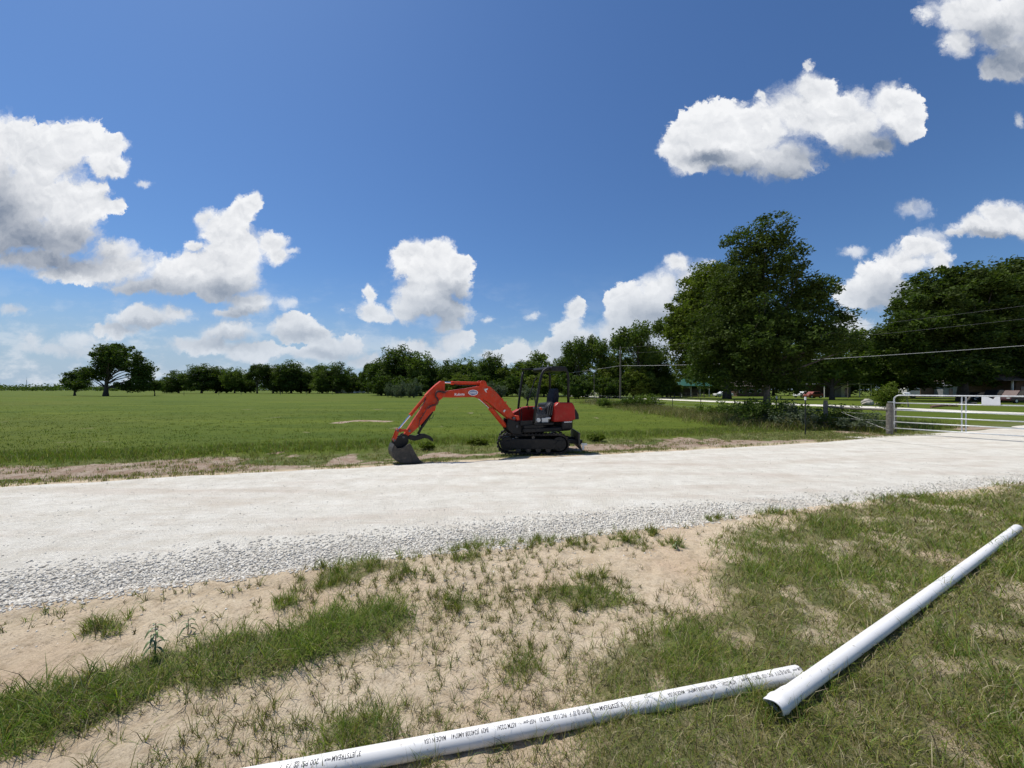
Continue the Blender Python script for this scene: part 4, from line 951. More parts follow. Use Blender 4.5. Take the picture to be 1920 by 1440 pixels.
for s_ in (1.80, 1.90, 3.7):
    mb = MB(); mb.box(gpnt(s_, .915, .028 if s_ != 1.9 else .028), (.035, .014, 1.32), Matrix.Rotation(math.atan2(GD.y, GD.x), 3, 'Z')); mb.build('brace', M['galv'], gate)
for zb in (.45, 1.3):
    mb = MB(); mb.tube([gpnt(-.20, zb), gpnt(.0, zb)], .012, 8); mb.tube([gpnt(-.0, zb-.05), gpnt(0, zb+.05)], .032, 10); mb.build('hinge', M['galv'], gate)
mb = MB(); s0, s1 = 2.27, 2.68
mb.prism([(s0, 1.56), (s0+.13, 1.56), (s0+.26, 1.47), (s1-.10, 1.56), (s1, 1.56), (s1+.01, 1.27), (s0, 1.275)], lambda a, b_, o: gpnt(a, b_, o), -.034, -.030)  # V notch in the top edge: chain shadow put into the shape
sg = mb.build('notice_board', M['white'], None, loc=GATE0); tag(sg, 'blank white notice board hanging on the tube gate', 'sign')
def post(name, px, py, ztop, r, m, label, group, square=False, lean=0.):
    X, Y = gp(px, py); root = None
    mb = MB(); k = 9; pts = []; rs = []
    for i in range(k): t = i/(k-1); pts.append((lean*t+random.uniform(-.004, .004), 0, -.1+(ztop+.1)*t)); rs.append(r*random.uniform(.93, 1.06)*(1-.08*t))
    rs[-1] *= .8; mb.tube(pts, rs, 12)
    o = mb.build(name, m, None, smooth=False, loc=(X, Y, 0)); tag(o, label, 'fence post', group); return o
gpst = post('wooden_post', 1668, 815, 1.25, .115, M['wood'], 'thick weathered wooden post holding the tube gate', 'wooden fence posts')
post('wooden_post', 1677, 811, 1.02, .07, M['wood'], 'short thin wooden post close behind the gate post', 'wooden fence posts')
post('wooden_post', 1548, 803, 1.30, .10, M['wood'], 'weathered wooden post at the left end of the brace rail', 'wooden fence posts')
P1_ = Vector((*gp(1548, 803), 1.02)); P2_ = Vector((*gp(1668, 815), 1.0))
mb = MB(); mb.tube([P1_+Vector((.08, 0, 0)), (P1_+P2_)/2+Vector((0, 0, -.02)), P2_-Vector((.08, 0, 0))], .045, 10); o = mb.build('brace_rail', M['wood']); tag(o, 'weathered wooden rail joining the two thick fence posts', 'fence rail')
tp = [(1510, 816, 1.40, 'green steel fence post with white tip nearest the gravel road'), (1456, 798, 1.36, 'green steel fence post with white tip beside the big tree trunk'), (1377, 786, 1.2, 'dark steel fence post just left of the big tree'),
      (1314, 778, 1.2, 'dark steel fence post in front of the green roofed pavilion'), (1261, 772, 1.2, 'dark steel fence post left of the green roofed pavilion'), (1214, 768, 1.2, 'dark steel fence post right of the tall utility pole'), (1174, 764.5, 1.2, 'dark steel fence post below the tall utility pole'),
      (1143, 761, 1.2, 'dark steel fence post left of the tall utility pole'), (1118, 758.6, 1.2, 'far dark steel fence post by the short thin pole'), (1098, 756.5, 1.2, 'farthest dark steel fence post right of the excavator')]
wire_pts = [P2_.copy(), P1_.copy()]
for (px, py, zt, lb) in tp:
    X, Y = gp(px, py); root = empty('steel_fence_post', (X, Y, 0), lb, 'fence post', 'steel fence posts along the pasture')
    mb = MB(); mb.box((0, 0, zt/2-.05), (.045, .010, zt+.1)); mb.box((0, .018, zt/2-.05), (.008, .03, zt+.1))
    for k in range(9): mb.box((0, -.008, .2+k*.12), (.02, .008, .02))
    mb.build('shaft', M['darkmetal'], root)
    if py > 790:
        mb = MB(); mb.box((0, 0, zt+.06), (.05, .045, .13)); mb.build('white_tip', M['white'], root)
    wire_pts.append(Vector((X, Y, 1.0)))
wp = [w_ for w_ in wire_pts if not (abs(w_.x-gp(1510, 816)[0]) < .05)]
for k, zw in enumerate((1.12, .82, .55, .28)):
    mb = MB(); pts = []
    for a, b_ in zip(wp[:-1], wp[1:]):
        pts += [Vector((a.x, a.y, zw)), Vector(((a.x+b_.x)/2, (a.y+b_.y)/2, zw-.02))]
    pts.append(Vector((wp[-1].x, wp[-1].y, zw))); mb.tube(pts, .0045, 5)
    o = mb.build('fence_wire', M['cable']); tag(o, ['top', 'second', 'third', 'lowest'][k]+' strand of the wire fence left of the metal gate', 'fence wire', 'strands of the wire fence')
mb = MB(); mb.tube([P1_+Vector((.1, -.09, -.05)), P2_+Vector((-.1, -.10, -.82))], .006, 5); o = mb.build('brace_wire', M['cable']); tag(o, 'slanting brace wire between the two thick wooden posts', 'fence wire')
# ------------------------------------------------------------------ poles and overhead lines
def upole(x_, y_, h_, r, label, arm=False):
    root = empty('utility_pole', (x_, y_, 0), label, 'utility pole', 'poles')
    mb = MB(); mb.tube([(0, 0, -.2), (.03, 0, h_*.5), (0, 0, h_)], [r, r*.85, r*.65], 12); mb.build('shaft', M['pole'], root)
    if arm:
        mb = MB(); mb.tube([(.0, 0, h_), (0, 0, h_+.22)], [.05, .03], 8); mb.build('insulator', M['lightm'], root); mb = MB(); mb.tube([(r, 0, h_-1.1), (r+.12, 0, h_-1.1)], .04, 8); mb.build('insulator', M['lightm'], root)
    return root
A_ = at(1163, 652, 75); upole(A_.x, 75, A_.z, .19, 'tall wooden utility pole carrying the overhead wires right of the excavator', True)
Bp = Vector((62, 27, 0)); bz = 10.2
M['thin_cable'] = mat('thin_cable', (.16, .16, .16), .6)
A2 = at(926, 684, 150); upole(A2.x, 150, A2.z, .2, 'distant thin utility pole seen just above the boom', True)
def line(name, p, q_, sag, r, label):
    mb = MB(); p, q_ = Vector(p), Vector(q_); mb.tube([p.lerp(q_, t/24)-Vector((0, 0, sag*4*(t/24)*(1-t/24))) for t in range(25)], r, 5); o = mb.build(name, M['cable' if r > .02 else 'thin_cable']); tag(o, label, 'overhead wire', 'overhead wires')
line('overhead_wire', (A_.x, 75, 6.5), (62, 27, 7.1), .9, .026, 'thick lowest overhead wire rising to the right edge')
line('overhead_wire', (A_.x, 75, A_.z), (62, 27, 11.3), .9, .011, 'thin topmost overhead wire across the right hand trees')
line('overhead_wire', (A_.x, 75, A_.z-1.1), (62, 27, 9.9), .9, .011, 'thin middle overhead wire across the right hand trees')
line('overhead_wire', (A2.x, 150, 6.4), (A_.x, 75, 6.5), .7, .03, 'faint overhead wire between the distant pole and the tall pole')
def lamp_pole(px, ytop, ybase, Y, r, label, head=True, m='galv'):
    X = (px-960)/F*Y; zt = H-(ytop-731)/F*Y; root = empty('lamp_pole', (X, Y, 0), label, 'pole', 'poles')
    mb = MB(); mb.tube([(0, 0, -.1), (0, 0, zt)], [r, r*.8], 10); mb.build('shaft', M[m], root)
    if head: mb = MB(); mb.tube([(0, 0, zt-.1), (.05, 0, zt+.12), (.3, 0, zt+.18)], .04, 8); mb.tube([(.32, 0, zt-.30), (.32, 0, zt-.02), (.32, 0, zt+.25)], [.30, .30, .12], 14); mb.build('lamp_head', M['white'], root)
lamp_pole(1114, 698, 755, 55, .055, 'short thin pole standing left of the tall utility pole', False, 'pole')
lamp_pole(1590, 684, 738, 85, .09, 'yard lamp pole with white head in front of the low shed', True, 'pole')
# radio mast
mb = MB(); mb.tube([(0, 0, 0), (0, 0, 22)], .35, 6); mb.tube([(0, 0, 22), (0, 0, 27)], .12, 5); o = mb.build('radio_mast', M['graywall'], loc=(at(50, 731, 780).x, 780, 0)); tag(o, 'thin distant radio mast on the far left horizon', 'mast')
# ------------------------------------------------------------------ far buildings and vehicles
def house_box(name, x0, x1, yb, Y, zt, depth, m, label, cat='building'):
    X0, X1 = (x0-960)/F*Y, (x1-960)/F*Y; root = empty(name, ((X0+X1)/2, Y, 0), label, cat)
    mb = MB(); mb.box((0, depth/2, zt/2), (X1-X0, depth, zt)); mb.build('wall', m, root); return root, X1-X0
def gable(root, w, d, z0, h_, m, over=.5, name='roof', hip=0.):
    mb = MB(); a = w/2+over; y0, y1 = -over, d+over; ym = (y0+y1)/2; t = .12; hp = hip
    V = [(-a, y0, z0), (a, y0, z0), (a, y1, z0), (-a, y1, z0), (-a+hp, ym, z0+h_), (a-hp, ym, z0+h_)]
    V += [(v[0], v[1], v[2]+t) for v in V]
    mb.add(V, [(0,1,5,4),(2,3,4,5),(1,2,5),(3,0,4),(6,7,11,10),(8,9,10,11),(7,8,11),(9,6,10),(0,1,7,6),(1,2,8,7),(2,3,9,8),(3,0,6,9)]); return mb.build(name, m, root)
# pavilion with green roof
Y = 100; X0, X1 = at(1277, 731, Y).x, at(1331, 731, Y).x; w = X1-X0
pav = empty('pavilion', ((X0+X1)/2, Y, 0), 'open pavilion with green metal hip roof behind the trees', 'pavilion')
gable(pav, w, 6, 2.75, 1.9, M['roofgreen'], .5, 'roof', 2.2)
for sx_ in (-1, -.33, .33, 1):
    for yy in (0, 6): mb = MB(); mb.box((sx_*w/2*.95, yy, 1.36), (.16, .16, 2.74)); mb.build('column', M['whitewall'], pav)
mb = MB(); mb.box((.0, 5.6, 1.1), (w*.9, .1, 2.2)); mb.build('back_wall', M['darkroof'], pav)
mb = MB(); mb.box((.5, 2.5, .45), (1.8, .8, .06)); mb.box((.5, 2.5, .22), (.2, .5, .42)); mb.build('table', M['wood'], pav)
# brick house peeking out
Y = 105; r, w = house_box('brick_house', 1382, 1432, 738, Y, 2.6, 7, M['brownwall'], 'low brown brick house half hidden behind the big tree'); gable(r, w, 7, 2.6, 1.6, M['darkroof'])
for k in (-2.6, 0.2, 2.4): 
    mb = MB(); mb.box((k, -.03, 1.5), (1.0, .06, 1.0)); f_ = mb.build('window', M['whitewall'], r); mb = MB(); mb.box((k, -.07, 1.5), (.8, .02, .8)); mb.build('pane', M['glass'], f_)
# low shed
Y = 92; X0, X1 = at(1543, 731, Y).x, at(1632, 731, Y).x; w = X1-X0
sh = empty('shed', ((X0+X1)/2, Y, 0), 'low flat roofed shed with open carport and a white wall panel', 'shed')
mb = MB(); mb.box((0, 2.5, 3.2), (w+.5, 6.4, .16), Matrix.Rotation(.012, 3, 'Y')); mb.build('roof', M['graywall'], sh)
mb = MB(); mb.box((-w*.16, .9, 1.45), (w*.22, .1, 2.7)); mb.build('grey_wall', M['graywall'], sh)
mb = MB(); mb.box((w*.03, .86, 1.5), (w*.16, .12, 2.95)); mb.build('white_wall', M['whitewall'], sh)
mb = MB(); mb.box((0, 5.4, 1.5), (w, .15, 3.0)); mb.build('back_wall', M['darkroof'], sh)
mb = MB(); mb.box((w*.06, .78, 1.2), (.8, .05, 2.0)); mb.build('door', M['glass'], sh)
for k in (-.49, -.3, .25, .49): mb = MB(); mb.box((k*w, -.3, 1.55), (.14, .14, 3.1)); mb.build('post', M['whitewall'], sh)
# grey building and camper
Y = 95; r, w = house_box('outbuilding', 1768, 1797, 738, Y, 2.7, 6, M['graywall'], 'small grey outbuilding right of the white camper'); gable(r, w, 6, 2.7, .8, M['graywall'], .3)
mb = MB(); mb.box((0, -.04, 1.2), (.9, .06, 1.9)); mb.build('door', M['glass'], r)
def camper(px0, px1, Y, label):
    X0, X1 = at(px0, 731, Y).x, at(px1, 731, Y).x; w = X1-X0; root = empty('camper', ((X0+X1)/2, Y, 0), label, 'camper')
    mb = MB(); mb.prism([(-w/2, .6), (w/2, .6), (w/2, 2.4), (w/2-.5, 2.9), (-w/2+.4, 2.9), (-w/2-.1, 2.2)], lambda a, b_, o: Vector((a, o, b_)), 0, 2.3); mb.build('body', M['carwhite'], root, bevel=.08)
    for k in (-.28, .12): mb = MB(); mb.box((w*k, -.02, 1.9), (w*.2, .05, .55)); mb.build('window', M['glass'], root)
    for k in (-.1, .08): mb = MB(); mb.tube([(w*k, -.02, .34), (w*k, .3, .34)], .34, 16); mb.build('wheel', M['tyre'], root)
    mb = MB(); mb.tube([(-w/2, 1.1, .6), (-w/2-1.2, 1.1, .5)], .06, 8); mb.build('tow_bar', M['darkmetal'], root); return root
camper(1701, 1725, 88, 'white camper parked under the right hand trees')
r, w = house_box('garage', 1726, 1764, 738, 97, 2.9, 6, M['brownwall'], 'brown garage with pale roof edge between camper and outbuilding'); gable(r, w, 6, 2.9, .5, M['whitewall'], .35)
# house on the right edge
Y = 60; X0 = at(1884, 731, Y).x; rh = empty('ranch_house', (X0+9, Y, 0), 'brown roofed ranch house cut off by the right edge', 'house')
mb = MB(); mb.box((3, 4.5, 1.6), (18, 7, 3.2)); mb.build('wall', M['brownwall'], rh)
gable(rh, 19, 8, 3.2, 1.9, M['darkroof'], .9, 'roof', 2.5)
for k in (-8.2, -4.6, -1): mb = MB(); mb.box((k, -.3, 1.6), (.18, .18, 3.2)); mb.build('porch_post', M['whitewall'], rh)
for k in (-4.5, 0): mb = MB(); mb.box((k, .97, 1.7), (1.4, .06, 1.2)); mb.build('window', M['glass'], rh)
# board house far left of centre
Y = 205; r, w = house_box('farm_building', 628, 662, 731, Y, 2.6, 8, M['whitewall'], 'long pale farm building at the foot of the left treeline'); gable(r, w, 8, 2.6, 1.2, M['graywall'])
for k in (-2.5, 1.5): mb = MB(); mb.box((k, -.05, 1.4), (1.6, .08, 1.2)); mb.build('window', M['glass'], r)
def car(px, Y, L, m, label, rz_=0., suv=False, truck=False, lift=0):
    X = at(px, 731, Y).x; root = empty('parked_car' if not truck else 'pickup_truck', (X, Y, 0), label, 'car' if not truck else 'pickup truck', 'vehicles parked beyond the fence'); h2 = L/2
    hh_ = 1.75 if suv or truck else 1.42
    body = [(-h2, .35), (h2, .35), (h2, .75), (h2-.1, .92), (-h2+.1, .88), (-h2, .6)] if not truck else [(-h2, .45), (h2, .45), (h2, 1.05), (-h2+.1, 1.05), (-h2, .8)]
    fn = lambda a, b_, o: Vector((a, o, b_))
    mb = MB(); mb.prism(body, fn, -.88, .88); bo = mb.build('body', m, root, bevel=.06)
    cab = [(-h2*.55, .9), (h2*.85, .9), (h2*.62, hh_), (-h2*.22, hh_)] if not truck else [(-h2*.5, 1.0), (h2*.12, 1.0), (h2*.08, hh_+.05), (-h2*.28, hh_+.05)]
    mb = MB(); mb.prism(cab, fn, -.74, .74); mb.build('cabin', m, root, bevel=.05)
    k0 = [(a*.9+.0, b_*.96+.03 if b_ > 1.2 else b_+.04) for a, b_ in cab]
    mb = MB(); mb.prism(k0, fn, -.752, -.742); mb.build('side_window', M['glass'], root); 
    for sx_ in (-1, 1):
        for sy in (-1, 1): mb = MB(); mb.tube([(sx_*h2*.62, sy*.89, .33), (sx_*h2*.62, sy*.66, .33)], .33, 16); wh = mb.build('wheel', M['tyre'], root); mb = MB(); mb.tube([(sx_*h2*.62, sy*.9, .33), (sx_*h2*.62, sy*.88, .33)], .19, 12); mb.build('rim', M['galv'], wh)
    for sy in (-.6, .6): mb = MB(); mb.box((-h2-.0, sy, .7), (.05, .3, .14)); mb.build('headlight', M['lightm'], root)
    root.rotation_euler = (0, 0, rz_); return root
car(1524, 84, 3.4, M['carorange'], 'faded orange car left of the low shed', .1)
car(1505, 90, 3.6, M['carwhite'], 'white car parked left of the faded orange one', .2)
car(1904, 52, 4.6, M['carred'], 'dark red car parked by the ranch house at the right edge', .15, suv=True)
car(1868, 58, 4.8, M['cardark'], 'dark pickup parked left of the dark red car', .1, truck=True)
car(1835, 64, 4.4, M['cardark'], 'dark car in the shade between the right hand tree trunks', -.1)
car(1356, 98, 4.4, M['carwhite'], 'white car in the shade behind the big tree', 0)
car(676, 196, 4.4, M['carwhite'], 'tiny white car beside the pale farm building', 0)
# mailbox
X, Y = gp(1704, 763); mbx = empty('mailbox', (X, Y, 0), 'white mailbox on a leaning post behind the gate', 'mailbox')
mb = MB(); mb.box((-.13, 0, .62), (.09, .09, 1.3), Matrix.Rotation(-.14, 3, 'Y')); mb.build('post', M['wood'], mbx)
mb = MB(); mb.prism([(-.13, 0), (.13, 0), (.13, .16), (.09, .24), (0, .28), (-.09, .24), (-.13, .16)], lambda a, b_, o: Vector((o-.25, a, b_+1.25)), -.28, .28); mb.build('box', M['white'], mbx)
# boulder and rocks
def rock(px, py, s, label, m='rock', sq=.75):
    X, Y = gp(px, py); V = IV.copy(); F2 = IF.copy()
    # subdivide twice
    for _ in range(2):
        VL = [tuple(v) for v in V]; cache = {}; NF = []
        def midp(a, b_):
            k = (min(a, b_), max(a, b_))
            if k not in cache: mm = (np.array(VL[a])+np.array(VL[b_]))/2; VL.append(tuple(mm/np.linalg.norm(mm))); cache[k] = len(VL)-1
            return cache[k]
        for (a, b_, c_) in F2: ab, bc, ca = midp(a, b_), midp(b_, c_), midp(c_, a); NF += [(a, ab, ca), (b_, bc, ab), (c_, ca, bc), (ab, bc, ca)]
        V = np.array(VL); F2 = np.array(NF)
    n_ = fbm(V[:, 0]*1.0+px, V[:, 1]+V[:, 2]*1.7, 1.6, 3); V = V*(.75+.5*n_)[:, None]*np.array([s, s*.8, s*sq])
    mb = MB(); mb.add(V, [tuple(f) for f in F2]); o = mb.build('boulder', M[m], loc=(X, Y, s*sq*.6)); tag(o, label, 'boulder', 'pale boulders on the lawn')
rock(1627, 760, .62, 'large pale boulder on the lawn behind the wooden posts')
rock(1645, 760, .25, 'small pale rock just right of the large boulder')
rock(1668, 762, .35, 'grey flat rock beside the young cedar', sq=.6)
# fallen log pile behind the gate
X, Y = gp(1816, 758); mb = MB(); mb.tube([(-.6, 0, .1), (0, .1, .5), (.6, .3, .95)], [.16, .12, .08], 8); mb.tube([(0, .1, .45), (-.2, .3, .9)], [.06, .03], 6); mb.tube([(-.9, .2, .12), (.9, -.1, .15)], [.14, .1], 8)
o = mb.build('fallen_branch', M['barkpale'], loc=(X, Y, 0)); tag(o, 'bleached fallen branch propped up behind the gate', 'branch')
X, Y = gp(1776, 765); mb = MB(); mb.tube([(-1.6, 0, .12), (0, .1, .3), (1.4, .3, .18)], [.12, .15, .07], 8); mb.tube([(0, 0, .2), (1.0, -.2, .45)], [.07, .03], 6)
o = mb.build('fallen_branch', mat('reddish_wood', (.22, .12, .08), .9), loc=(X, Y, 0)); tag(o, 'low reddish log lying on the ground behind the gate', 'branch')
# rail fences
def railfence(px0, px1, Y, Y1, m, hgt, label, nr=3, n=6):
    a = at(px0, 731, Y); b_ = at(px1, 731, Y1); a.z = b_.z = 0; root = empty('rail_fence', a, label, 'fence'); d = b_-a
    for i in range(n+1): mb = MB(); p = d*(i/n); mb.box((p.x, p.y, hgt/2), (.15, .15, hgt)); mb.build('post', m, root)
    ang = math.atan2(d.y, d.x)
    for k in range(nr): 
        for i in range(n): mb = MB(); c_ = d*((i+.5)/n); zc = hgt*(k+.75)/nr; mb.box((c_.x, c_.y-.09, zc), (d.length/n-.02, .04, .15), Matrix.Rotation(ang, 3, 'Z')); mb.build('rail', m, root)
railfence(1108, 1163, 106, 100, M['whitewall'], 1.25, 'whitish three rail fence behind the tall utility pole')
railfence(1232, 1320, 92, 90, M['wood'], 1.2, 'dark wooden rail fence in front of the pavilion', 2, 8)
# pasture fence posts far left
for k, (px, py) in enumerate(((410, 741), (452, 741), (526, 741), (575, 740.5), (623, 740.5), (290, 742), (345, 741.5))):
    X, Y = gp(px, py); mb = MB(); mb.tube([(0, 0, 0), (0, 0, 1.3)], .06, 6); o = mb.build('pasture_post', M['wood'], loc=(X, Y, 0))
    tag(o, ['thin', 'plain', 'slim', 'short', 'last', 'leftmost', 'second'][k]+' far pasture fence post '+['below the gap in the left treeline', 'in front of the oak row', 'before the middle of the left trees', 'before the domed left tree', 'near the pale farm building', 'right of the spreading lone tree', 'before the start of the left treeline'][k], 'fence post', 'far pasture fence posts')
# ------------------------------------------------------------------ trees
LF = dict(
 dark=leafmat('dark_leaves', (.036, .066, .014), (.088, .128, .024), (.058, .080, .016), .32, .25),
 deep=leafmat('deep_leaves', (.030, .054, .011), (.080, .118, .020), (.052, .070, .014), .30, .25),
 mid=leafmat('mid_leaves', (.060, .100, .020), (.12, .165, .032), (.085, .11, .024), .34, .25),
 yellow=leafmat('yellow_green_leaves', (.075, .110, .014), (.135, .175, .024), (.10, .115, .02), .3, .3),
 grey=leafmat('grey_green_leaves', (.09, .115, .07), (.15, .18, .11), (.10, .12, .08), .2, .5))
def limb(mb, p0, p1, r0, r1, wob=.12, n=6, sides=7):
    p0, p1 = Vector(p0), Vector(p1); L = (p1-p0).length; pts = []; rs = []
    off = Vector((random.uniform(-1, 1), random.uniform(-1, 1), random.uniform(.2, 1)))*wob*L
    for i in range(n+1):
        t = i/n; pts.append(p0.lerp(p1, t)+off*math.sin(PI*t)*.6+Vector((random.uniform(-1, 1), random.uniform(-1, 1), 0))*.015*L*(0 < i < n)); rs.append(r0+(r1-r0)*t**.8)
    mb.tube(pts, rs, sides); return pts
EXT = {}
def tree(name, base, lobes, ncl, per, lsize, cr, lm, tr, label, cat='tree', group=None, bark='bark', gap=.25, trunk_to=None, fork=.2, limbs=22, lean=(0, 0), twigs=60, low=None):
    """lobes: (cx,cy,cz,rx,ry,rz) relative to the base"""
    root = empty(name, base, label, cat, group)
    L = np.array(lobes, float); vol = (L[:, 3]*L[:, 4]*L[:, 5])**.72; k = rng.choice(len(L), ncl, p=vol/vol.sum())
    d = rng.normal(0, 1, (ncl, 3)); d /= np.linalg.norm(d, axis=1)[:, None]; r = 1-.75*rng.random(ncl)**1.8
    c = L[k, :3]+d*r[:, None]*L[k, 3:6]
    keep = fbm(c[:, 0]+c[:, 1]*.7+50, c[:, 2]+c[:, 1]*.4+50, 1/(cr*2.8), 2) > gap; c = c[keep]
    cc = cr*rng.uniform(.55, 1.3, len(c))
    V, Q = leaves(c, cc, per, lsize); npmesh('crown', V, Q, 4, lm, root)
    EXT[root.name] = (float(np.percentile(V[:, 2], 99.8)), float(np.percentile(np.abs(V[:, 0]), 98)))
    mb = MB(); zt = trunk_to or float(np.percentile(c[:, 2], 78)); base_z = 0
    T = [Vector((lean[0]*t*zt+.04*zt*math.sin(t*4+1)*t*.4, lean[1]*t*zt, -.2+t*zt)) for t in [i/8 for i in range(9)]]
    T[0] = Vector((0, 0, -.3)); rs = [tr*1.5, tr*1.05]+[tr*(1-.78*i/8) for i in range(2, 9)]
    mb.tube(T, rs, 12)
    tops = c[rng.permutation(len(c))[:limbs]]
    ends = []
    for e in tops:
        e = Vector(e); h0 = min(max(e.z*random.uniform(.35, .75), zt*fork), zt*.95); f_ = h0/zt*8; i0 = min(int(f_), 7); s_ = T[i0].lerp(T[i0+1], f_-i0)
        r0 = tr*(1-.78*h0/zt)*.55; pts = limb(mb, s_, e, r0, r0*.18, .10); ends.append((pts, r0))
    rest = c[rng.permutation(len(c))[:twigs]]
    for e in rest:
        e = Vector(e); bp = min((p for pts, _ in ends for p in pts[2:]), key=lambda p: (p-e).length)
        if (bp-e).length < 6*cr: limb(mb, bp, e, tr*.07, tr*.02, .1, 3, 5)
    if low:
        for (a, b_) in low: limb(mb, a, b_, tr*.35, tr*.08, .15, 8, 7)
    mb.build('trunk', M[bark], root, smooth=True); return root
def px_lobes(Y, bx, by, ls, dep=.9):
    """outline lobes measured in the photograph turned into sizes in metres round a trunk at distance Y"""
    b0 = at(bx, 731, Y); r = []
    for (x_, y_, rx, ry) in ls:
        p = at(x_, y_, Y); s_ = Y/F; r.append((p.x-b0.x, random.uniform(-.3, .3)*rx*s_, p.z, rx*s_, rx*s_*dep, ry*s_))
    return r
# big tree on the fence line
YA = 20.6; bx = at(1437, 731, YA).x
tree('shade_tree', (bx, YA, 0), px_lobes(YA, 1437, 0, [(1440,440,40,34),(1405,470,48,40),(1450,500,60,45),(1400,530,62,50),(1375,560,50,48),(1355,605,50,52),(1440,580,80,60),(1500,590,56,44),(1535,545,34,26),(1562,578,30,16),(1520,540,30,16),(1575,600,24,12),(1500,640,70,40),(1440,670,70,55),(1360,660,60,45),(1520,555,30,22),(1560,640,45,22),(1480,700,50,36),(1320,650,30,40),(1590,645,26,14),(1400,700,60,34),(1345,700,50,26),(1430,640,90,50),(1385,640,60,50)]),
     1500, 66, .085, .46, LF['deep'], .19, 'largest dark green tree standing on the fence line beside the T posts', bark='barkpale', gap=.30, limbs=34, twigs=150, fork=.36)
# a lighter sprig on the trunk
sp_ = at(1432, 652, 19.6); V, Q = leaves(np.array([[sp_.x, sp_.y, sp_.z], [sp_.x-.15, sp_.y, sp_.z-.3]]), np.array([.42, .3]), 150, .08)
# second large tree behind it
YB = 78; bx = at(1363, 731, YB).x
tree('pecan_tree', (bx, YB, 0), px_lobes(YB, 1363, 0, [(1330,540,52,42),(1300,590,48,44),(1345,590,58,50),(1290,640,38,44),(1340,650,60,44),(1395,620,50,50),(1275,620,26,34),(1380,680,50,24),(1310,690,40,20)]),
     1200, 60, .33, 1.6, LF['yellow'], .62, 'broad yellow green tree just behind and left of the largest tree', gap=.16, limbs=26)
# trees right of it
YC = 62
tree('pecan_tree', (at(1560, 731, 70).x, 70, 0), px_lobes(70, 1560, 0, [(1560,660,60,26),(1600,640,30,22),(1530,690,50,28),(1590,690,40,26)]), 260, 70, .34, 1.6, LF['mid'], .35, 'light crowned tree right of the largest tree above the shed', gap=.34)
tree('pecan_tree', (at(1805, 731, YC).x, YC, 0), px_lobes(YC, 1805, 0, [(1800,535,70,38),(1750,570,60,36),(1700,610,46,34),(1850,560,70,50),(1780,630,80,46),(1690,650,40,30),(1860,640,70,55),(1670,630,24,22),(1770,690,80,30),(1850,695,70,26)]), 1500, 56, .30, 1.25, LF['deep'], .6, 'huge dark pecan tree with two toned crown left of the ranch house', gap=.38, limbs=30)
tree('pecan_tree', (at(1880, 731, 66).x, 66, 0), px_lobes(66, 1880, 0, [(1880,530,70,36),(1930,520,60,36),(1900,600,80,60),(1960,600,80,70),(1900,670,90,40)]), 1000, 60, .32, 1.5, LF['deep'], .6, 'dark pecan tree cut off by the right edge of the photo', gap=.28)
tree('pecan_tree', (at(1680, 731, 82).x, 82, 0), px_lobes(82, 1680, 0, [(1680,670,50,34),(1650,690,40,28),(1710,690,50,34),(1660,650,20,20),(1740,690,40,30)]), 520, 70, .42, 2.0, LF['deep'], .4, 'darkest tree in the gap behind the young cedar', gap=.25)
# lone tree far left with spreading limbs
YL = 112; bx = at(198, 731, YL).x
tree('oak_tree', (bx, YL, 0), px_lobes(YL, 198, 0, [(222,660,30,14),(200,672,28,14),(245,672,30,16),(265,690,20,16),(262,712,22,20),(240,705,30,16),(185,700,24,12),(168,705,16,9),(210,690,28,12),(238,725,30,9)]), 430, 60, .36, 1.35, LF['dark'], .55, 'lone spreading oak with bare lower limbs far left', gap=.40, limbs=28, bark='bark', low=[((0.2, 0, 2.5), (7.5, 0, .9)), ((.2, 0, 2.2), (-4.5, 0, 5))], lean=(.05, 0))
tree('oak_tree', (at(140, 731, 118).x, 118, 0), px_lobes(118, 140, 0, [(140,708,17,9),(130,718,10,8),(150,720,16,9)]), 120, 55, .34, 1.2, LF['dark'], .28, 'small ragged tree just left of the lone oak', gap=.32)
tree('oak_tree', (at(290, 731, 118).x, 118, 0), px_lobes(118, 290, 0, [(292,722,15,7)]), 50, 55, .3, 1.0, LF['dark'], .15, 'very small tree right of the lone oak', gap=.2)
# prototypes for the tree lines
def proto(kind, seed, lm, tall=12., wide=5., lab='x'):
    random.seed(seed); ls = []
    if kind == 'round': ls = [(0, 0, tall*.62, wide*.9, wide*.9, tall*.36), (wide*.35, .3, tall*.45, wide*.6, wide*.6, tall*.28), (-wide*.4, 0, tall*.48, wide*.6, wide*.6, tall*.3), (wide*.1, -.4, tall*.3, wide*.8, wide*.8, tall*.22)]
    if kind == 'tall': ls = [(0, 0, tall*.75, wide*.55, wide*.55, tall*.24), (wide*.3, 0, tall*.58, wide*.6, wide*.5, tall*.25), (-wide*.35, .3, tall*.5, wide*.55, wide*.5, tall*.28), (0, 0, tall*.28, wide*.75, wide*.75, tall*.22)]
    if kind == 'bush': ls = [(0, 0, tall*.5, wide, wide, tall*.42), (wide*.5, 0, tall*.35, wide*.6, wide*.6, tall*.3), (-wide*.5, 0, tall*.4, wide*.6, wide*.6, tall*.35)]
    if kind == 'open': ls = [(random.uniform(-1, 1)*wide*.75, random.uniform(-1, 1)*wide*.5, tall*random.uniform(.42, .9), wide*.36, wide*.36, tall*.12) for _ in range(9)]
    return ls
PROTO = {}
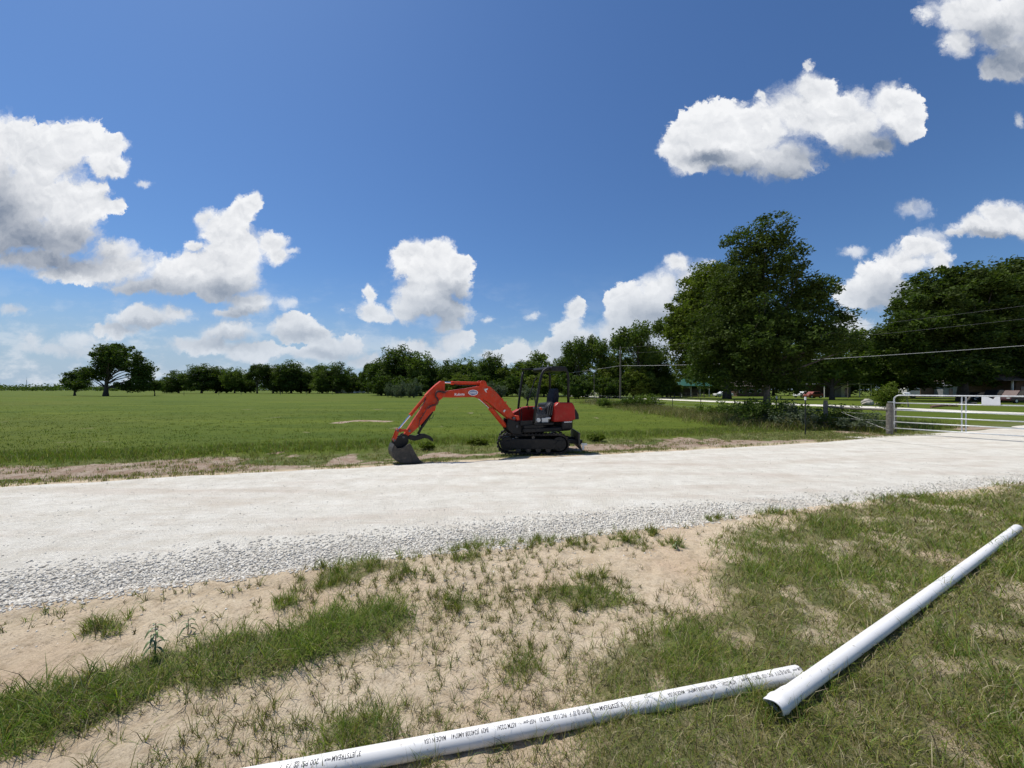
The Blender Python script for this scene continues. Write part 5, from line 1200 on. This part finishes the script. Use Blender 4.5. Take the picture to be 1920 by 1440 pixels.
for (k, kind, lm, tl, wd_) in (('a', 'round', 'dark', 12, 6), ('b', 'tall', 'mid', 14, 5.5), ('c', 'bush', 'dark', 6, 4.5), ('d', 'open', 'mid', 13, 6.5), ('e', 'round', 'yellow', 10, 5), ('f', 'bush', 'grey', 3.2, 2.6), ('g', 'tall', 'dark', 14, 6), ('h', 'round', 'mid', 11, 6), ('i', 'open', 'dark', 14, 6.5)):
    ls = proto(kind, ord(k), LF[lm], tl, wd_); PROTO[k] = [ls, lm, tl, wd_, None]
def place(k, px, ytop, Y, label, wpx=None, group='trees of the far treeline', name='tree'):
    ls, lm, tl, wd_, src = PROTO[k]; X = at(px, 731, Y).x; zt = H-(ytop-731)/F*Y
    if src is None:
        n = dict(a=260, b=240, c=170, d=210, e=210, f=110, g=280, h=250, i=230)[k]
        src = tree(name, (0, 0, 0), ls, n, 46, .30 if k != 'f' else .16, tl*.085+.25, LF[lm], .3 if k not in 'cf' else .12, label, 'tree', group, gap=.30 if kind_open(k) else .22, limbs=14, twigs=30); PROTO[k][4] = src; PROTO[k][2:4] = EXT[src.name]; tl, wd_ = EXT[src.name]; o = src
    else: o = copy_tree(src)
    o.name = name; sz = zt/tl*1.02; sx_ = (wpx/2*Y/F)/wd_*1.22 if wpx else sz
    o.location = (X, Y, 0); o.scale = (sx_, sx_, sz); o.rotation_euler = (0, 0, 0 if k in 'di' else random.uniform(0, 6.28)); tag(o, label, 'bush' if name.endswith('bush') else 'tree', group); return o
def kind_open(k): return k in 'di'
rows = [ # key, px, top py, distance, width px, label
 ('a', 335, 696, 205, 40, 'small dark tree starting the left treeline'), ('g', 378, 684, 200, 46, 'tallest rounded oak of the first left group'), ('a', 405, 688, 206, 40, 'dark oak right of the tallest in the first left group'), ('h', 440, 690, 200, 34, 'rounded tree before the gap in the left treeline'), ('i', 482, 684, 190, 38, 'ragged tree after the gap in the left treeline'),
 ('a', 512, 686, 195, 40, 'dark oak second after the gap'), ('g', 546, 678, 192, 46, 'highest tree of the middle left group'), ('h', 580, 690, 196, 38, 'lower dark tree left of the domed one'), ('b', 604, 685, 190, 36, 'narrow mid green tree beside the domed one'), ('a', 632, 681, 188, 46, 'domed tree above the pale farm building'), ('c', 668, 700, 200, 40, 'low dark tree right of the farm building'), ('i', 690, 682, 180, 26, 'ragged tree left of the big bushy group'),
 ('g', 715, 676, 128, 48, 'left shoulder of the big bushy group behind the arm'), ('g', 748, 651, 125, 66, 'tallest tree of the big bushy group behind the arm'), ('h', 788, 662, 122, 54, 'right top tree of the big bushy group'), ('a', 812, 683, 120, 46, 'dark tree right below the big bushy group'), ('c', 770, 706, 112, 60, 'low dark bush at the foot of the big bushy group'), ('c', 722, 702, 118, 50, 'low dark bush left under the big bushy group'),
 ('a', 845, 677, 118, 44, 'first rounded tree above the boom'), ('h', 876, 673, 122, 48, 'second rounded tree above the boom'), ('g', 922, 664, 112, 48, 'tallest tree directly above the boom bend'), ('e', 950, 686, 110, 40, 'yellow green tree between boom and canopy'), ('b', 975, 678, 112, 36, 'narrow tree left of the canopy'), ('b', 1006, 662, 106, 56, 'leafy tree right behind the canopy'), ('h', 1042, 676, 108, 44, 'mid green tree right of the canopy top'),
 ('e', 860, 700, 105, 44, 'low yellow green tree behind the middle of the boom'), ('e', 1020, 700, 98, 50, 'low yellow green tree behind the canopy posts'), ('c', 900, 702, 108, 60, 'dark low tree behind the boom bracket'), ('c', 960, 704, 104, 60, 'dark low tree left of the canopy posts'),
 ('d', 1085, 634, 92, 54, 'airy tree with gaps right of the excavator'), ('g', 1068, 662, 96, 50, 'dark tree under the airy one right of the excavator'), ('d', 1125, 638, 90, 60, 'airy tree left of the tall utility pole'), ('e', 1130, 676, 88, 50, 'yellow green tree beside the tall utility pole'), ('d', 1196, 607, 86, 84, 'highest airy tree right of the tall utility pole'), ('h', 1160, 656, 92, 60, 'mid green tree behind the tall utility pole'), ('g', 1225, 650, 90, 60, 'dark tree left of the broad yellow green tree'), ('e', 1190, 684, 84, 50, 'low yellow green tree right of the tall pole'), ('c', 1215, 700, 84, 60, 'dark low tree behind the brush on the right'),
 ('c', 1085, 700, 80, 66, 'very dark bush right behind the excavator rear'), ('c', 1150, 706, 84, 60, 'dark bush under the tall utility pole'), ('e', 1250, 690, 96, 40, 'yellow green tree left of the pavilion'), ('c', 1300, 698, 116, 60, 'dark low tree behind the pavilion'), ('c', 1345, 700, 118, 60, 'dark low tree right of the pavilion'), ('c', 1390, 700, 120, 60, 'dark low tree behind the brick house'),
 ('h', 1450, 680, 120, 70, 'mid green tree far behind the big trunk'), ('a', 1500, 672, 118, 70, 'dark tree behind the parked white car'), ('h', 1545, 676, 112, 70, 'mid green tree behind the left end of the shed'), ('b', 1590, 672, 110, 64, 'tree behind the yard lamp'), ('a', 1635, 668, 108, 64, 'dark tree behind the right end of the shed'), ('c', 1740, 700, 106, 90, 'dark low tree behind the camper'), ('c', 1800, 696, 104, 90, 'dark low tree behind the outbuilding'), ('a', 1850, 690, 96, 90, 'dark tree behind the ranch house drive'),
 ('c', 322, 708, 210, 34, 'low dark tree left of the first left group'), ('c', 460, 700, 208, 44, 'low dark tree filling the gap in the left treeline'), ('c', 425, 696, 212, 46, 'low dark tree behind the first left group'), ('c', 530, 694, 206, 50, 'low dark tree behind the middle left group'), ('c', 565, 694, 204, 50, 'low dark tree behind the lower left oaks'), ('c', 615, 694, 206, 50, 'low dark tree behind the domed tree'), ('c', 655, 702, 215, 50, 'low dark tree behind the pale farm building'), ('c', 700, 700, 190, 50, 'low dark tree left below the big bushy group'), ('g', 830, 690, 130, 50, 'dark tree in the dip right of the big bushy group'), ('g', 900, 684, 128, 60, 'dark tree behind the boom bracket group'), ('g', 985, 686, 126, 60, 'dark tree behind the canopy group'), ('g', 1045, 684, 120, 60, 'dark tree behind the rear of the excavator'),
 ('e', 1257, 716, 93, 34, 'rounded green shrub left of the pavilion')]
for (k, px, yt, Y, wpx, lb) in rows: place(k, px, yt, Y, lb, wpx, name='oak_tree' if k in 'ag' else 'broadleaf_tree' if k in 'bdhie' else 'low_tree')
for (px, yt, Y, wpx, lb) in ((775, 711, 86, 26, 'round grey green bush right of the big bushy group'), (752, 716, 88, 26, 'smaller grey green bush left of the round one'), (735, 718, 92, 22, 'leftmost grey green bush under the bushy group'), (928, 717, 80, 34, 'grey green bush just above the boom foot'), (990, 722, 70, 30, 'grey green bush seen through the canopy posts')):
    place('f', px, yt, Y, lb, wpx, 'grey green bushes at the pasture edge', 'grey_bush')
# distant wood on the horizon, far left and beyond
def farwood():
    pts = []; n = 1500
    az = rng.uniform(-1.6, .5, n); Yd = rng.uniform(560, 900, n); X = az*Yd; hh_ = rng.uniform(5, 12, n)*(.7+.6*fbm(az*40, az*0, .6, 2)); c = np.stack([X, Yd, hh_*.55], 1)
    V, Q = leaves(c, hh_*.9, 26, 1.7, .6); o = npmesh('distant_wood', V, Q, 4, LF['dark']); tag(o, 'low dark wood along the far horizon', 'wood', kind='stuff')
farwood()
# shrubs on the fence line
def shrub(name, px, py, w, h_, lm, n, label, ls=.06, gap=.2):
    X, Y = gp(px, py); lob = [(0, 0, h_*.5, w*.5, w*.5, h_*.42), (w*.25, 0, h_*.35, w*.35, w*.4, h_*.3), (-w*.25, .1, h_*.42, w*.32, w*.35, h_*.33)]
    return tree(name, (X, Y, 0), lob, n, 40, ls, h_*.17+.05, lm, .03, label, 'shrub', 'shrubs along the fence', gap=gap, limbs=8, twigs=8)
shrub('shrub', 1440, 800, 3.2, 1.7, LF['dark'], 110, 'dark shrub wrapped round the foot of the largest tree')
shrub('shrub', 1400, 788, 3.0, 1.5, LF['dark'], 90, 'dark shrub left of the largest tree trunk')
shrub('shrub', 1483, 804, 1.9, 1.25, LF['grey'], 70, 'pale green shrub between the two white tipped posts', .05)
shrub('shrub', 1580, 804, 1.7, 1.2, LF['mid'], 70, 'leafy shrub right of the left wooden post', .05)
shrub('shrub', 1622, 808, 1.9, .85, LF['grey'], 60, 'low grey green shrub under the brace rail', .05)
shrub('shrub', 1530, 800, 1.6, 1.0, LF['mid'], 50, 'small shrub left of the left wooden post', .05)
shrub('shrub', 1345, 783, 2.5, 1.1, LF['mid'], 50, 'olive shrub among the weeds left of the largest tree', .06)
shrub('shrub', 1215, 768, 2.6, 1.7, LF['mid'], 70, 'tall olive shrub right of the utility pole foot', .09)
shrub('shrub', 1190, 766, 2.4, 1.3, LF['dark'], 60, 'dark shrub below the tall utility pole', .09)
shrub('shrub', 1140, 764, 2.4, 1.0, LF['mid'], 50, 'low shrub behind the short thin pole', .09)
shrub('young_cedar', 1666, 768, 1.9, 2.6, LF['yellow'], 110, 'young conical cedar standing between boulder and gate', .09)
# broad leaved weeds at the pasture rim
for (px, py, w_, h_, lb) in ((895, 833, .7, .42, 'leafy weed clump left of the excavator tracks'), (800, 840, .5, .3, 'leafy weed clump right of the bucket'), (1118, 826, .7, .4, 'leafy weed clump right of the dozer blade')):
    shrub('weed_clump', px, py, w_*.8, h_*.55, LF['yellow'], 20, lb, .05, .1)['group'] = 'leafy weeds at the pasture rim'
# ------------------------------------------------------------------ foreground plants
def leafy(px, py, hgt, nl, ll, label, green=(.13, .19, .055)):
    X, Y = gp(px, py); root = empty('sapling', (X, Y, float(height(np.array([X]), np.array([Y]))[0])), label, 'plant', 'leafy seedlings in the sand')
    mb = MB(); mb.tube([(0, 0, -.02), (.004, 0, hgt*.6), (0, .004, hgt)], [.004, .003, .002], 6); mb.build('stem', M['bark'], root)
    lmm = mat('seedling_leaf', green, .45, var=.3, scale=12)
    me0 = None
    for k in range(nl):
        t = .35+.65*k/nl; a = k*2.4+random.uniform(-.5, .5); z0 = hgt*t; l = ll*random.uniform(.7, 1.1)*(1.1-.4*t)
        V = []; Fc = []; nseg = 6
        for i in range(nseg+1):
            s_ = i/nseg; w_ = l*.12*math.sin(PI*min(1, s_*.93+.05))**.8; x_ = s_*l; zz_ = z0+l*(.45*s_-.95*s_*s_); fold = w_*.35
            for (yy, dz) in ((-w_, fold), (0, 0), (w_, fold)): V.append((x_*math.cos(a)-yy*math.sin(a), x_*math.sin(a)+yy*math.cos(a), zz_+dz))
        for i in range(nseg):
            for j in range(2): Fc.append((i*3+j, i*3+j+1, (i+1)*3+j+1, (i+1)*3+j))
        mb = MB(); mb.add(V, Fc); mb.build('leaf', lmm, root, smooth=True)
leafy(291, 1240, .25, 18, .095, 'upright seedling with drooping leaves behind the thick grass band')
leafy(352, 1188, .12, 9, .075, 'low leafy seedling right of the upright one')
leafy(1268, 1030, .09, 9, .07, 'small leafy weed on the bare sand near the gravel')
leafy(1652, 945, .16, 12, .10, 'leafy weed at the road edge on the right')
leafy(1525, 1262, .07, 8, .06, 'broad leaved weed beside the flared pipe end', (.10, .15, .04))
leafy(868, 1105, .05, 6, .05, 'withered brown weed near the gravel band', (.10, .06, .03))
